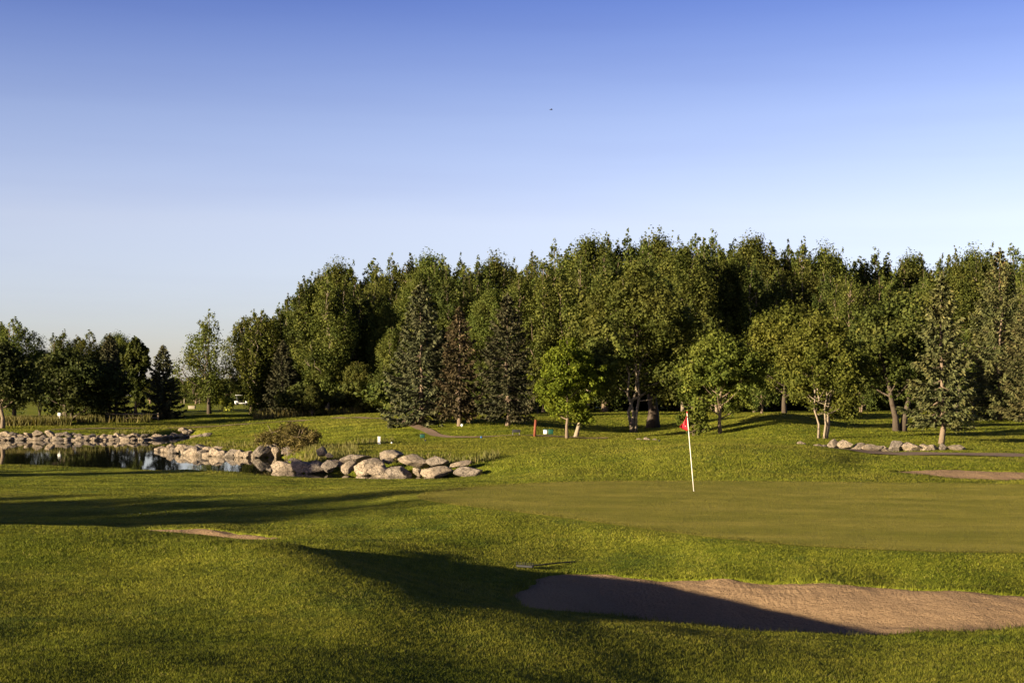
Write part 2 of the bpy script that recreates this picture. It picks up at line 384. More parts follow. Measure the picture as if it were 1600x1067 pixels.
# ------------------------------------------------------------------ terrain
CTRL = [  # (photo column, photo row, distance in metres)
 (0,1067,10.4),(200,1067,10.6),(400,1067,10.8),(600,1067,11.2),(800,1067,11.8),(1000,1067,12.4),(1200,1067,13.0),(1400,1067,13.2),(1600,1067,13.0),
 (-300,1067,10.2),(1900,1067,13.0),(-300,940,15),(-300,832,22),
 (0,960,14),(200,960,14.2),(400,965,14),(0,880,18.5),(200,880,18.5),
 (0,828,22.5),(150,829,22.3),(300,838,21.5),(430,850,20.0),(350,880,18),(500,880,18.2),(510,900,17.0),
 (600,927,15.8),(720,952,15.2),(850,976,14.8),(1000,992,15.2),(1200,999,16.2),(1400,997,16.6),(1600,987,17.2),(1850,985,17.2),
 (700,1000,13.5),(1000,1030,13.6),(1400,1030,14.8),
 (480,862,22.5),(560,880,21.0),(640,903,20.2),(700,915,20.2),(760,930,20.0),(800,945,19.6),(860,958,18.8),
 (560,852,26.0),(680,868,25.6),(760,882,25.0),(820,893,24.5),
 (120,838,27.5),(250,842,27.0),(380,850,25.5),(200,827,30),(300,826,29.8),(430,842,27.6),(480,842,27.4),
 (0,815,33),(150,816,32.8),(300,815,32.2),(450,820,31),(560,815,31.5),(650,812,31.3),(750,820,30.0),
 (700,792,35.2),(850,806,31.8),(1000,826,28.9),(1200,848,26.1),(1400,856,25.2),(1600,858,25.0),(1900,858,25.0),
 (860,840,28.4),(900,870,26.2),(1000,885,25.1),(1200,895,24.0),(1400,905,23.3),(1600,912,22.9),
 (1000,903,23.8),(1200,917,22.8),(1400,924,22.2),(1600,931,21.7),(1850,935,21.5),
 (640,779,37.3),(1084,770,39.5),(1300,770,39.5),(1600,770,39.5),(1000,790,34.9),(1400,800,33),(1900,770,39.5),(1200,820,29.7),
 (850,756,43.5),(1000,753,44.4),(1300,755,43.8),(1600,757,43.2),(1900,757,43.2),
 (0,775,41),(200,775,41),(400,775,40.5),(550,775,39),(0,750,52),(200,750,52),(400,752,51),(560,755,48.5),(700,752,48.5),
 (0,734,66),(200,732,66),(350,737,60.5),(450,746,57.5),(600,749,56),(720,747,56.5),(800,749,53),
 (-300,733,67),(-300,775,41),(-300,815,33),
 (330,698,93),(400,700,88),(450,701,82),(520,700,78),(600,700,75),(680,706,72),(560,691,88),(480,690,95),(400,685,104),
 (760,718,65),(760,735,60),(850,745,52),(850,722,61),(850,705,68),(1000,747,49.5),(1000,725,56),(1000,700,66),(1100,745,49),(1100,720,54.5),(1100,695,62),(1250,738,49.5),(1250,712,56),(1200,697,62),(1180,702,59),(1262,701,61),(1300,706,59.5),(1345,722,56.5),(1380,727,54.5),(1350,737,50.5),(1300,724,53.5),
 (620,690,84),(750,688,83),(900,688,82),(1000,689,80),(1100,690,76),(750,680,92),(900,681,90),(680,683,92),
 (655,662,100),(560,655,112),(600,647,122),(500,662,112),(430,664,120),(718,664,98),(792,664,97),(800,652,108),(700,650,112),
 (980,675,104),(1020,668,110),(900,655,125),(1050,650,135),(950,644,150),
 (1128,675,88),(1100,687,80),(1150,662,95),(1200,649,98),(1235,648,101),(1160,665,92),(1280,684,78),(1330,670,92),(1350,666,99),(1280,656,105),(1400,672,88),(1467,693,75),(1408,673,87),
 (1360,709,66),(1450,711,65),(1600,712,65),(1400,700,71),(1550,702,70),(1850,712,65),(1600,690,78),(1550,665,100),(1600,655,118),(1500,652,122),(1380,650,118),(1850,690,78),(1850,655,118),
 (1420,724,56),(1550,728,54.5),(1600,730,54),(1420,738,51.2),(1500,741,50.4),(1600,744,49.4),(1450,752,46.2),(1550,757,44.6),(1850,744,49.4),
 (100,677,115.5),(250,679,115.5),(0,676,115.5),(-300,676,115.5),(330,682,113),(0,662,130),(150,660,134),(300,655,138),(330,649,148),(420,652,142),(200,654,150),
 (0,655,150),(-300,655,150),(300,641,185),(400,640,185),(100,645,180),(500,645,160),(600,642,165),(800,643,170),(1200,643,160),(1400,641,160),(1600,641,160),(1900,641,160),
 (0,632,270),(400,632,270),(800,634,240),(1200,634,240),(1600,634,240),(400,626,420),(1200,626,420),(-300,632,270),(1900,634,240),
]
CP = np.array([((px - 800) / F * d, d, CZ - (py - HY) * d / F) for px, py, d in CTRL])
CP = np.vstack([CP, [(-400, 800, 1.3), (0, 800, 1.3), (400, 800, 1.3), (-700, 2500, 1.3), (0, 2500, 1.3), (700, 2500, 1.3),
                     (-3, 3, 0.95), (3, 3, 0.95), (0, 0, 1.0), (-12, 0, 0.9), (12, 0, 0.8), (-4, 6, 0.85), (4, 6, 0.75)]])
def tl(x, y):
    yy = np.maximum(y, 0.0) + 7.0
    th = np.clip(x / yy, -1.3, 1.3)
    return np.stack([th * 2.2, np.log(yy)], -1)
CT = tl(CP[:, 0], CP[:, 1])
def rbf_phi(r2): return np.sqrt(r2 + 0.0012)
A = rbf_phi(((CT[:, None] - CT[None]) ** 2).sum(-1))
nC = len(CP)
lhs = np.zeros((nC + 1, nC + 1)); lhs[:nC, :nC] = A + np.eye(nC) * -4e-4; lhs[:nC, nC] = 1; lhs[nC, :nC] = 1
SOL = np.linalg.solve(lhs, np.append(CP[:, 2], 0))
def base_h(x, y):
    x = np.asarray(x, float).ravel(); y = np.asarray(y, float).ravel()
    T = tl(x, y); o = np.empty(len(x))
    for i in range(0, len(x), 20000):
        t = T[i:i + 20000]
        r2 = ((t[:, None, 0] - CT[None, :, 0]) ** 2 + (t[:, None, 1] - CT[None, :, 1]) ** 2)
        o[i:i + 20000] = rbf_phi(r2) @ SOL[:nC] + SOL[nC]
    return o

def smooth_closed(P, n=160, it=2):
    P = np.array(P, float)
    for _ in range(it):
        Q = np.roll(P, -1, 0); P = np.stack([0.75 * P + 0.25 * Q, 0.25 * P + 0.75 * Q], 1).reshape(-1, 2)
    d = np.r_[0, np.cumsum(np.linalg.norm(np.diff(np.vstack([P, P[0]]), axis=0), axis=1))]
    t = np.linspace(0, d[-1], n, endpoint=False); PP = np.vstack([P, P[0]])
    return np.stack([np.interp(t, d, PP[:, 0]), np.interp(t, d, PP[:, 1])], -1)
def sdist(x, y, P, margin=6.0):
    """signed distance to polygon P, positive inside; far points get -99"""
    x = np.asarray(x, float); y = np.asarray(y, float)
    out = np.full(x.shape, -99.0)
    near = (x > P[:, 0].min() - margin) & (x < P[:, 0].max() + margin) & (y > P[:, 1].min() - margin) & (y < P[:, 1].max() + margin)
    idx = np.nonzero(near)[0]
    A0 = P; B0 = np.roll(P, -1, 0); D = B0 - A0; L2 = (D ** 2).sum(1)
    for i in range(0, len(idx), 20000):
        k = idx[i:i + 20000]; qx = x[k][:, None]; qy = y[k][:, None]
        t = np.clip(((qx - A0[:, 0]) * D[:, 0] + (qy - A0[:, 1]) * D[:, 1]) / L2, 0, 1)
        dd = np.sqrt((qx - A0[:, 0] - t * D[:, 0]) ** 2 + (qy - A0[:, 1] - t * D[:, 1]) ** 2).min(1)
        cr = ((A0[:, 1] > qy) != (B0[:, 1] > qy)) & (qx < D[:, 0] * (qy - A0[:, 1]) / np.where(D[:, 1] == 0, 1e-9, D[:, 1]) + A0[:, 0])
        out[k] = np.where(cr.sum(1) % 2 == 1, dd, -dd)
    return out
def sstep(a, b, x):
    t = np.clip((x - a) / (b - a), 0, 1); return t * t * (3 - 2 * t)
def vnoise(x, y, s, seed=0):
    """cheap smooth value noise in -1..1"""
    x = x * s; y = y * s; xi = np.floor(x).astype(int); yi = np.floor(y).astype(int); fx = x - xi; fy = y - yi
    fx = fx * fx * (3 - 2 * fx); fy = fy * fy * (3 - 2 * fy)
    def hsh(a, b):
        v = np.sin(a * 127.1 + b * 311.7 + seed * 74.7) * 43758.5453
        return (v - np.floor(v)) * 2 - 1
    return (hsh(xi, yi) * (1 - fx) + hsh(xi + 1, yi) * fx) * (1 - fy) + (hsh(xi, yi + 1) * (1 - fx) + hsh(xi + 1, yi + 1) * fx) * fy

WZ = -0.85
POND = smooth_closed([(-80, 113.5), (-40.7, 113), (-30.4, 112.5), (-28.2, 114.5), (-28.6, 122), (-26.6, 121), (-26.2, 112), (-24.8, 98), (-22.5, 90.5), (-19.2, 84.8), (-17.2, 83), (-14.6, 81), (-13.6, 82.2), (-12.9, 80),
                      (-11.8, 74), (-11.2, 68), (-9.8, 65.3), (-7.2, 64), (-4.8, 62.5), (-1.8, 61.6), (-1.3, 59.6), (-4, 57.8), (-9, 59.0), (-12.5, 62.6), (-16, 66.5), (-20, 69.5), (-26, 72.5), (-30, 78), (-33, 84), (-41, 87), (-80, 88)], 340, 2)
BUNKERS = [
 dict(name='near_bunker', P=[(.1, 22.2), (.35, 24.0), (1.0, 24.9), (2.1, 24.3), (3.0, 23.8), (4.07, 23.2), (5.97, 22.55), (7.8, 22.05), (9.4, 21.4), (9.9, 20), (8.3, 18.6), (6.6, 17.75), (4.67, 17.1), (3.1, 16.95), (1.7, 17.3), (.99, 18.3), (.4, 19.6), (.1, 20.8)],
      floor=lambda x, y: -0.98 + 0.055 * np.clip(x, 0, 9), wn=0.8, wf=2.8),
 dict(name='left_bunker', P=[(-10.5, 27.5), (-9.5, 29.2), (-7, 29.7), (-5.2, 28.9), (-4.35, 27.6), (-5, 26.3), (-7, 25.3), (-9.5, 25.6)],
      floor=lambda x, y: -0.65 + 0 * x, wn=1.0, wf=1.8),
 dict(name='right_bunker', P=[(13.4, 51.4), (15, 52.6), (18, 52.6), (21, 51.9), (24.5, 50.8), (24.5, 46.2), (20.5, 45.6), (17.5, 46.9), (15.2, 49.2)],
      floor=lambda x, y: -0.30 + 0 * x, wn=1.0, wf=3.0),
]
for b in BUNKERS:
    b['P'] = smooth_closed(b['P'], 220, 2)
    b['P'] += 0.05 * np.stack([vnoise(b['P'][:, 0], b['P'][:, 1], 4.0, 5), vnoise(b['P'][:, 0], b['P'][:, 1], 4.0, 15)], -1)
    b['P'] += 0.10 * np.stack([vnoise(b['P'][:, 0], b['P'][:, 1], 1.7, 3), vnoise(b['P'][:, 0], b['P'][:, 1], 1.7, 9)], -1)
    b['c'] = b['P'].mean(0)
GREEN = smooth_closed([(-2.75, 37.3), (-1.7, 35), (.75, 31.8), (2.6, 28.9), (4.7, 26.1), (6.8, 25.15), (9, 24.9), (11, 25.3), (14, 27.5), (18, 33), (18.6, 38), (16, 43.2), (9.6, 44), (4, 44.4), (1, 43.6), (-1.8, 40.6)], 260, 2)

def detail_h(x, y):
    r = np.maximum(y, 5)
    g = sdist(x, y, GREEN)
    k = 1 - sstep(-1.5, 0.3, g)
    return k * (0.050 * vnoise(x, y, 0.45, 1) + 0.020 * vnoise(x, y, 1.4, 2) + 0.06 * sstep(45, 90, r) * vnoise(x, y, 0.16, 4)) + 0.02 * vnoise(x, y, 0.25, 5)
def sand_h(b, x, y, base, e):
    s = np.clip((y - b['c'][1]) / 2.0 + (x - b['c'][0]) * 0.06, -1, 1) * 0.5 + 0.5
    W = b['wn'] * (1 - s) + b['wf'] * s
    lip = base - 0.035
    return lip + (b['floor'](x, y) - lip) * sstep(0, 1, np.clip(e, 0, None) / W)
def ground_h(x, y, carve=True):
    shp = np.shape(x); x = np.asarray(x, float).ravel(); y = np.asarray(y, float).ravel()
    h = base_h(x, y) + detail_h(x, y)
    g = sdist(x, y, GREEN)                                     # the green is nearly level
    gz = 0.05 * vnoise(x, y, 0.08, 8) + 0.004 * (y - 36)
    h = h + (gz - h) * sstep(-1.2, 0.2, g)
    if carve:
        s = sdist(x, y, POND)
        h = h + (WZ - 1.0 - h) * sstep(-1.6, 1.8, s)
        for b in BUNKERS:
            e = sdist(x, y, b['P'])
            zs = sand_h(b, x, y, h, e) - 0.16
            h = np.where(e > -0.05, h + (zs - h) * sstep(-0.03, 0.13, e), h)
    return h.reshape(shp)
def H1(x, y): return float(ground_h(np.array([x]), np.array([y]))[0])

def axis(c0, n0, d0, growths):
    """from c0: n0 cells of d0, then growth phases (rate, limit)"""
    v = [c0]; d = d0
    for _ in range(n0): v.append(v[-1] + d)
    for r, lim in growths:
        while v[-1] < lim: d *= r; v.append(v[-1] + d)
    return np.array(v)
xp = axis(0, 95, 0.12, [(1.015, 60), (1.06, 3000)])
X1 = np.r_[-xp[:0:-1], xp]
yp = axis(5, 250, 0.1, [(1.012, 130), (1.05, 4500)])
yb = axis(0, 8, 1.0, [(1.12, 1500)])
Y1 = np.r_[(5 - yb[:0:-1]), yp]
GX, GY = np.meshgrid(X1, Y1)
GZ = ground_h(GX, GY)
nx, ny = len(X1), len(Y1)
ii = (np.arange(ny - 1)[:, None] * nx + np.arange(nx - 1)[None]).ravel()
tag(mesh_obj('ground', np.stack([GX.ravel(), GY.ravel(), GZ.ravel()], -1), np.stack([ii, ii + 1, ii + nx + 1, ii + nx], -1), M['ground'], smooth=True), kind='structure')

def patch(name, P, zf, mat, rings=26, n=260):
    c = P.mean(0); t = np.linspace(0, 1, rings + 1)[1:] ** 0.7
    XY = np.concatenate([c[None], (c + (P - c)[None] * t[:, None, None]).reshape(-1, 2)])
    z = zf(XY[:, 0], XY[:, 1]); k = len(P)
    Q = []
    j = np.arange(k); j2 = (j + 1) % k
    for r in range(rings - 1): Q.append(np.stack([1 + r * k + j, 1 + r * k + j2, 1 + (r + 1) * k + j2, 1 + (r + 1) * k + j], -1))
    jj = np.arange(0, k, 2)
    Q.append(np.stack([np.zeros(len(jj), int), 1 + (jj + 2) % k, 1 + (jj + 1) % k, 1 + jj], -1))
    return tag(mesh_obj(name, np.c_[XY, z], np.vstack(Q), mat, smooth=True), kind='structure')
patch('putting_green', GREEN, lambda x, y: ground_h(x, y) + 0.012 + 0.008 * sstep(0, 0.4, sdist(x, y, GREEN)), M['green'], 40)
for b in BUNKERS:
    def zf(x, y, b=b):
        h = ground_h(x, y, carve=False); e = sdist(x, y, b['P'])
        return sand_h(b, x, y, h, e) + 0.014 * vnoise(x, y, 2.3, 6) + 0.010 * vnoise(x, y, 6.0, 7) + 0.028 * np.abs(vnoise(x, y, 4.5, 12)) * sstep(1.4, 0.15, e) * sstep(0, .1, e)
    P = b['c'] + (b['P'] - b['c']) * 1.004
    patch('sand_' + b['name'].split('_')[1], P, zf, M['sand'], 110 if b['name'] == 'near_bunker' else 30)
tag(mesh_obj('pond_water', [(-90, 54, WZ), (2, 54, WZ), (2, 126, WZ), (-90, 126, WZ)], [(0, 1, 2, 3)], M['water']), kind='structure')

def strip(name, pts, w, mat, lift=0.03):
    pts = np.array(pts, float); d = np.r_[0, np.cumsum(np.linalg.norm(np.diff(pts, axis=0), axis=1))]
    t = np.arange(0, d[-1], 0.5)
    c = np.stack([np.interp(t, d, pts[:, 0]), np.interp(t, d, pts[:, 1])], -1)
    for _ in range(30): c[1:-1] = (c[:-2] + c[2:]) / 2
    tn = np.gradient(c, axis=0); tn /= np.linalg.norm(tn, axis=1)[:, None]; nr = np.stack([-tn[:, 1], tn[:, 0]], -1)
    u = np.linspace(-1, 1, 7) * w / 2
    XY = (c[:, None] + nr[:, None] * (u[None, :, None] + 0.08 * vnoise(t, t * 0, 0.7)[:, None, None])).reshape(-1, 2)
    z = ground_h(XY[:, 0], XY[:, 1]) + lift
    n = len(c); i = (np.arange(n - 1)[:, None] * 7 + np.arange(6)[None]).ravel()
    return tag(mesh_obj(name, np.c_[XY, z], np.stack([i, i + 7, i + 8, i + 1], -1), mat, smooth=True), kind='structure')
PATH_R = [world_pt(1325, 68.3), world_pt(1360, 67), world_pt(1450, 65.5), world_pt(1600, 64.5), world_pt(1850, 64)]
PATH_L = [world_pt(80, 120), world_pt(250, 124), world_pt(430, 127), world_pt(540, 119), world_pt(610, 108), world_pt(660, 97), world_pt(695, 90.5), world_pt(800, 88.5), world_pt(960, 86)]
strip('cart_path', PATH_R, 3.6, M['path'], 0.05)
strip('cart_path', PATH_L, 0.8, M['path'], 0.05)

def pdist(x, y, pts):
    pts = np.array(pts); r = np.full(x.shape, 1e9)
    for a, b in zip(pts[:-1], pts[1:]):
        d = b - a; t = np.clip(((x - a[0]) * d[0] + (y - a[1]) * d[1]) / (d @ d), 0, 1)
        r = np.minimum(r, np.hypot(x - a[0] - t * d[0], y - a[1] - t * d[1]))
    return r

# ------------------------------------------------------------------ grass blades (one object of stuff)
SGX, SGY = np.gradient(GZ, Y1, X1)[::-1]
def slope(x, y):
    i = np.clip(np.searchsorted(X1, x), 1, nx - 1); j = np.clip(np.searchsorted(Y1, y), 1, ny - 1)
    return SGX[j, i], SGY[j, i]
def make_grass(N, name, label, on_green):
    u = rng.random(N)
    d0, d1, pw = (24.5, 45.0, -1.0001) if on_green else (7.5, 150.0, -1.15)          # pdf of distance ~ d^pw
    q = pw + 1
    d = (d0 ** q + u * (d1 ** q - d0 ** q)) ** (1 / q)
    x = (rng.random(N) * 2 - 1) * (0.40 * d + 1.5)
    y = d
    g = sdist(x, y, GREEN)
    keep = (g > 0.0) if on_green else (g < 0.02)
    if not on_green:
        for b in BUNKERS: keep &= sdist(x, y, b['P'], 1.0) < 0.03
        keep &= sdist(x, y, POND) < -0.3
        keep &= pdist(x, y, PATH_R) > 1.8
        keep &= pdist(x, y, PATH_L) > 0.6
    x, y, g = x[keep], y[keep], g[keep]
    e = np.full(x.shape, -99.0)
    if not on_green:
        for b in BUNKERS: e = np.maximum(e, sdist(x, y, b['P'], 1.0))
    pd = sdist(x, y, POND)
    z = ground_h(x, y, carve=True)
    n = len(x)
    sc_ = np.maximum(1.0, y / 13.0)
    if on_green:
        hgt = (0.007 + 0.010 * sstep(0.5, 0.0, g) * rng.random(n)) * sc_ ** 0.6 * (0.6 + 0.8 * rng.random(n)); z = z + 0.02
        wid = 0.0026 * sc_ * (0.7 + 0.6 * rng.random(n))
    else:
        # rough is longest, fairway and the collar round the green are short
        fair = sstep(27, 33, y) * (1 - sstep(-3, 0.5, x - (y - 34) * 0.1)) * (y < 66)
        rough = 0.5 + 0.5 * vnoise(x, y, 0.5, 11)
        hgt = (0.017 + 0.010 * rough) * (1 - 0.5 * fair)
        hgt = hgt * (0.45 + 0.55 * sstep(0, -0.8, g))
        hgt = hgt * (1 + 3.0 * sstep(-0.18, 0, e) * rng.random(n) ** 2 * (y < 26))           # shaggy lips round the sand
        bank = sstep(-6, -1, pd) * (y > 58) * (x > -13)
        hgt = hgt * (1 + 3.0 * bank * rng.random(n) ** 2 + 0.8 * sstep(45, 48, y) * sstep(62, 52, y) * sstep(-3, 0, x) * sstep(13, 10, x) * rng.random(n))
        hgt = hgt * sc_ ** 0.5 * (0.6 + 0.8 * rng.random(n))
        wid = 0.0034 * sc_ ** 1.0 * (0.7 + 0.6 * rng.random(n))
    az = rng.random(n) * 2 * PI
    az2 = rng.random(n) * 2 * PI
    ln = 0.8 * hgt                                                                     # tufts lean together
    lx = ln * (0.6 * np.cos(az2) + 0.6 * vnoise(x, y, 11.0, 21)); ly = ln * (0.6 * np.sin(az2) + 0.6 * vnoise(x, y, 11.0, 22))
    px, py = np.cos(az) * wid, np.sin(az) * wid
    V = np.empty((n, 3, 3), np.float32)
    zz = z - 0.003
    V[:, 0] = np.stack([x - px, y - py, zz], -1); V[:, 1] = np.stack([x + px, y + py, zz], -1)
    V[:, 2] = np.stack([x + lx, y + ly, zz + hgt], -1)
    tone = np.clip(0.45 + 0.30 * vnoise(x, y, 14.0, 31) + 0.12 * vnoise(x, y, 1.2, 32) + 0.22 * rng.standard_normal(n), 0, 1)
    o = mesh_obj(name, V.reshape(-1, 3), np.arange(3 * n).reshape(-1, 3), M['green_grass'] if on_green else M['grass'], attr=np.repeat(tone, 3))
    gx, gy = slope(x, y)
    gn = np.stack([-gx, -gy, np.ones(n)], -1); gn /= np.linalg.norm(gn, axis=1)[:, None]
    a = o.data.attributes.new('slope', 'FLOAT_VECTOR', 'POINT'); a.data.foreach_set('vector', np.repeat(gn, 3, axis=0).astype(np.float32).ravel())
    return tag(o, label, 'grass', kind='stuff')
make_grass(2300000, 'grass', 'mown rough grass covering the slopes and banks', False)
make_grass(500000, 'green_turf', 'very short smooth turf of the putting green', True)

# ------------------------------------------------------------------ trees
def unit(v): return v / (np.linalg.norm(v, axis=-1, keepdims=True) + 1e-9)
def leaves_mesh(C, Nn, size, asp, r):
    n = len(C); Nn = unit(Nn)
    t1 = unit(np.cross(Nn, unit(r.standard_normal((n, 3))))); t2 = np.cross(Nn, t1)
    s = (size * (0.6 + 0.8 * r.random(n)))[:, None]
    cup = Nn * s * 0.25
    V = np.stack([C - t1 * s, C - t2 * s * asp + cup, C + t1 * s, C + t2 * s * asp + cup], 1).reshape(-1, 3)
    return V, np.arange(4 * n).reshape(-1, 4)
def clump_leaves(clumps, r, ubias=0.20):
    """clumps: rows cx cy cz rx ry rz n"""
    Cs, Ns, T = [], [], []
    for c in clumps:
        n = int(c[6]); dr = unit(r.standard_normal((n, 3))); rad = r.random(n) ** 0.45
        p = dr * rad[:, None] * np.array(c[3:6])
        wob = 1 + 0.35 * np.sin(dr @ r.standard_normal(3) * 4 + r.random() * 6)
        Cs.append(np.array(c[:3]) + p * wob[:, None]); Ns.append(unit(dr + 0.55 * r.standard_normal((n, 3)) + [0, 0, ubias]))
        T.append(np.clip(r.normal(0.45 + 0.13 * r.standard_normal(), 0.22, n), 0, 1))
    return np.vstack(Cs), np.vstack(Ns), np.concatenate(T)

def broadleaf(kind, H, R, base, r, mat, barkm, leaf=0.16, n_leaves=9000, stems=1, lean=(0, 0), trunk_r=0.22, nl=26, asp=0.75, spread=0.35):
    """returns (trunk mesh object, crown mesh object) unparented, origin at the tree base"""
    mb = MB(); clumps = []
    tops = []
    for s in range(stems):
        a = s * 2.4 + r.random() * 2
        off = np.array([math.cos(a), math.sin(a), 0]) * (0.0 if stems == 1 else 0.12 + 0.1 * r.random() if stems < 4 else 0.16 + .22 * r.random())
        out_ = np.array([math.cos(a), math.sin(a), 0]) * (0 if stems == 1 else R * spread)
        t = np.linspace(0, 1, 9)[:, None]
        Ht = H * (0.94 if s == 0 else 0.78 + 0.15 * r.random())
        path = off + out_ * t ** 1.2 + np.array([lean[0], lean[1], 0]) * t ** 0.8 + np.array([0, 0, 1.0]) * Ht * t
        path[1:-1, :2] += r.normal(0, 0.012 * H, (7, 2))
        rr = trunk_r * (1.0 if stems == 1 else 0.62) * (1 - 0.93 * t[:, 0] ** 0.9); rr[0] *= 1.35
        path[0, 2] = -0.25
        mb.tube(path, np.maximum(rr, 0.012), 8)
        tops.append((path, rr))
    nls = max(5, nl // stems)
    for path, rr in tops:
        Ht = path[-1, 2]
        for k in range(nls):
            f = (k + 0.5) / nls
            z0 = base * 0.85 + (Ht * 0.93 - base * 0.85) * f ** 0.92
            tt = z0 / Ht
            p0 = np.array([np.interp(z0, path[:, 2], path[:, i]) for i in range(3)])
            a = k * 2.39996 + r.normal(0, 0.35)
            if kind == 'poplar': prof = math.sin(PI * min(0.98, 0.20 + 0.76 * f)) ** 0.7 * (1 - 0.35 * f); el_ = 0.95 + 0.25 * f + r.normal(0, .1)
            elif kind == 'round': prof = (math.sin(PI * min(0.97, 0.22 + 0.70 * f)) ** 0.55); el_ = 0.5 + 0.45 * f + r.normal(0, .14)
            else: prof = math.sin(PI * min(0.97, 0.30 + 0.65 * f)) ** 0.6; el_ = 0.35 + 0.6 * f + r.normal(0, .15)
            Rl = R * prof * (0.72 + 0.42 * r.random())
            dirh = np.array([math.cos(a), math.sin(a), 0])
            L = Rl / max(0.35, math.cos(el_))
            L = min(L, (H - z0) * 1.05 + 0.25 * R)
            tip = p0 + dirh * L * math.cos(el_) + np.array([0, 0, L * math.sin(el_)])
            tip[2] = min(tip[2], H * (0.95 - 0.30 * min(1.1, np.hypot(tip[0] - lean[0], tip[1] - lean[1]) / R) ** 1.4))
            z0 = min(z0, tip[2] - 0.1); p0[2] = z0
            mid = (p0 + tip) / 2 + np.array([0, 0, -0.05 * L]) + r.normal(0, 0.03 * L, 3)
            r0 = max(0.02, np.interp(tt, np.linspace(0, 1, len(rr)), rr) * 0.55)
            mb.tube(np.array([p0, (p0 + mid) / 2 - [0, 0, .02 * L], mid, (mid + tip) / 2, tip]), [r0, r0 * .75, r0 * .5, r0 * .3, 0.01], 5, cap=False)
            cr = R * (0.20 + 0.12 * r.random()) * (1.0 if kind != 'poplar' else 0.9)
            cz = cr * (1.7 if kind == 'poplar' else 0.8)
            clumps.append([*tip, cr, cr, cz, 1.0])
            clumps.append([*(mid * 0.35 + tip * 0.65 + r.normal(0, cr * .5, 3)), cr * 1.05, cr * 1.05, cz, 1.0])
            if Rl > 0.5 * R: clumps.append([*(mid + r.normal(0, cr * .5, 3)), cr * .85, cr * .85, cz * .8, 0.55])
            for _ in range(2):
                tw = tip + r.normal(0, cr * 1.1, 3) + [0, 0, cr * 0.5]
                clumps.append([*tw, cr * .6, cr * .6, cz * .6, 0.4])
        top = path[-1]
        for _ in range(3):
            q = top + r.normal(0, R * 0.10, 3) * [1, 1, .6] - [0, 0, R * 0.12]
            clumps.append([*q, R * .13, R * .13, R * (.30 if kind == 'poplar' else .2), 0.4])
    clumps = np.array(clumps)
    rho = np.hypot(clumps[:, 0] - lean[0], clumps[:, 1] - lean[1]) / R
    ceil_ = H * (1.0 - (0.30 if kind == 'poplar' else 0.34) * np.clip(rho, 0, 1.1) ** 1.4 * (0.55 + 0.9 * r.random(len(clumps)))) - clumps[:, 5] * 0.55
    clumps[:, 2] = np.minimum(clumps[:, 2], ceil_)
    if kind == 'poplar':                                   # pointed leading shoots
        sp = []
        for k in range(6):
            a = r.random() * 6.28; q = R * 0.62 * r.random() ** .7; zt = H * (1.0 - 0.20 * q / R - 0.05 * r.random())
            for j in range(4): sp.append([q * math.cos(a), q * math.sin(a), zt - j * 0.42, .12 + .11 * j, .12 + .11 * j, .34, 1.6])
        clumps = np.vstack([clumps, sp])
    clumps[:, 2] = np.maximum(clumps[:, 2], base + clumps[:, 5] * 0.4)
    wgt = clumps[:, 6] * clumps[:, 3] * clumps[:, 5]
    clumps[:, 6] = np.maximum(6, wgt / wgt.sum() * n_leaves)
    C, Nn, T = clump_leaves(clumps, r)
    V, Q = leaves_mesh(C, Nn, leaf, asp, r)
    tr_ = mb.build('trunk', barkm, smooth=True)
    cr_ = mesh_obj('crown', V, Q, mat, attr=np.repeat(T, 4))
    return [tr_, cr_]

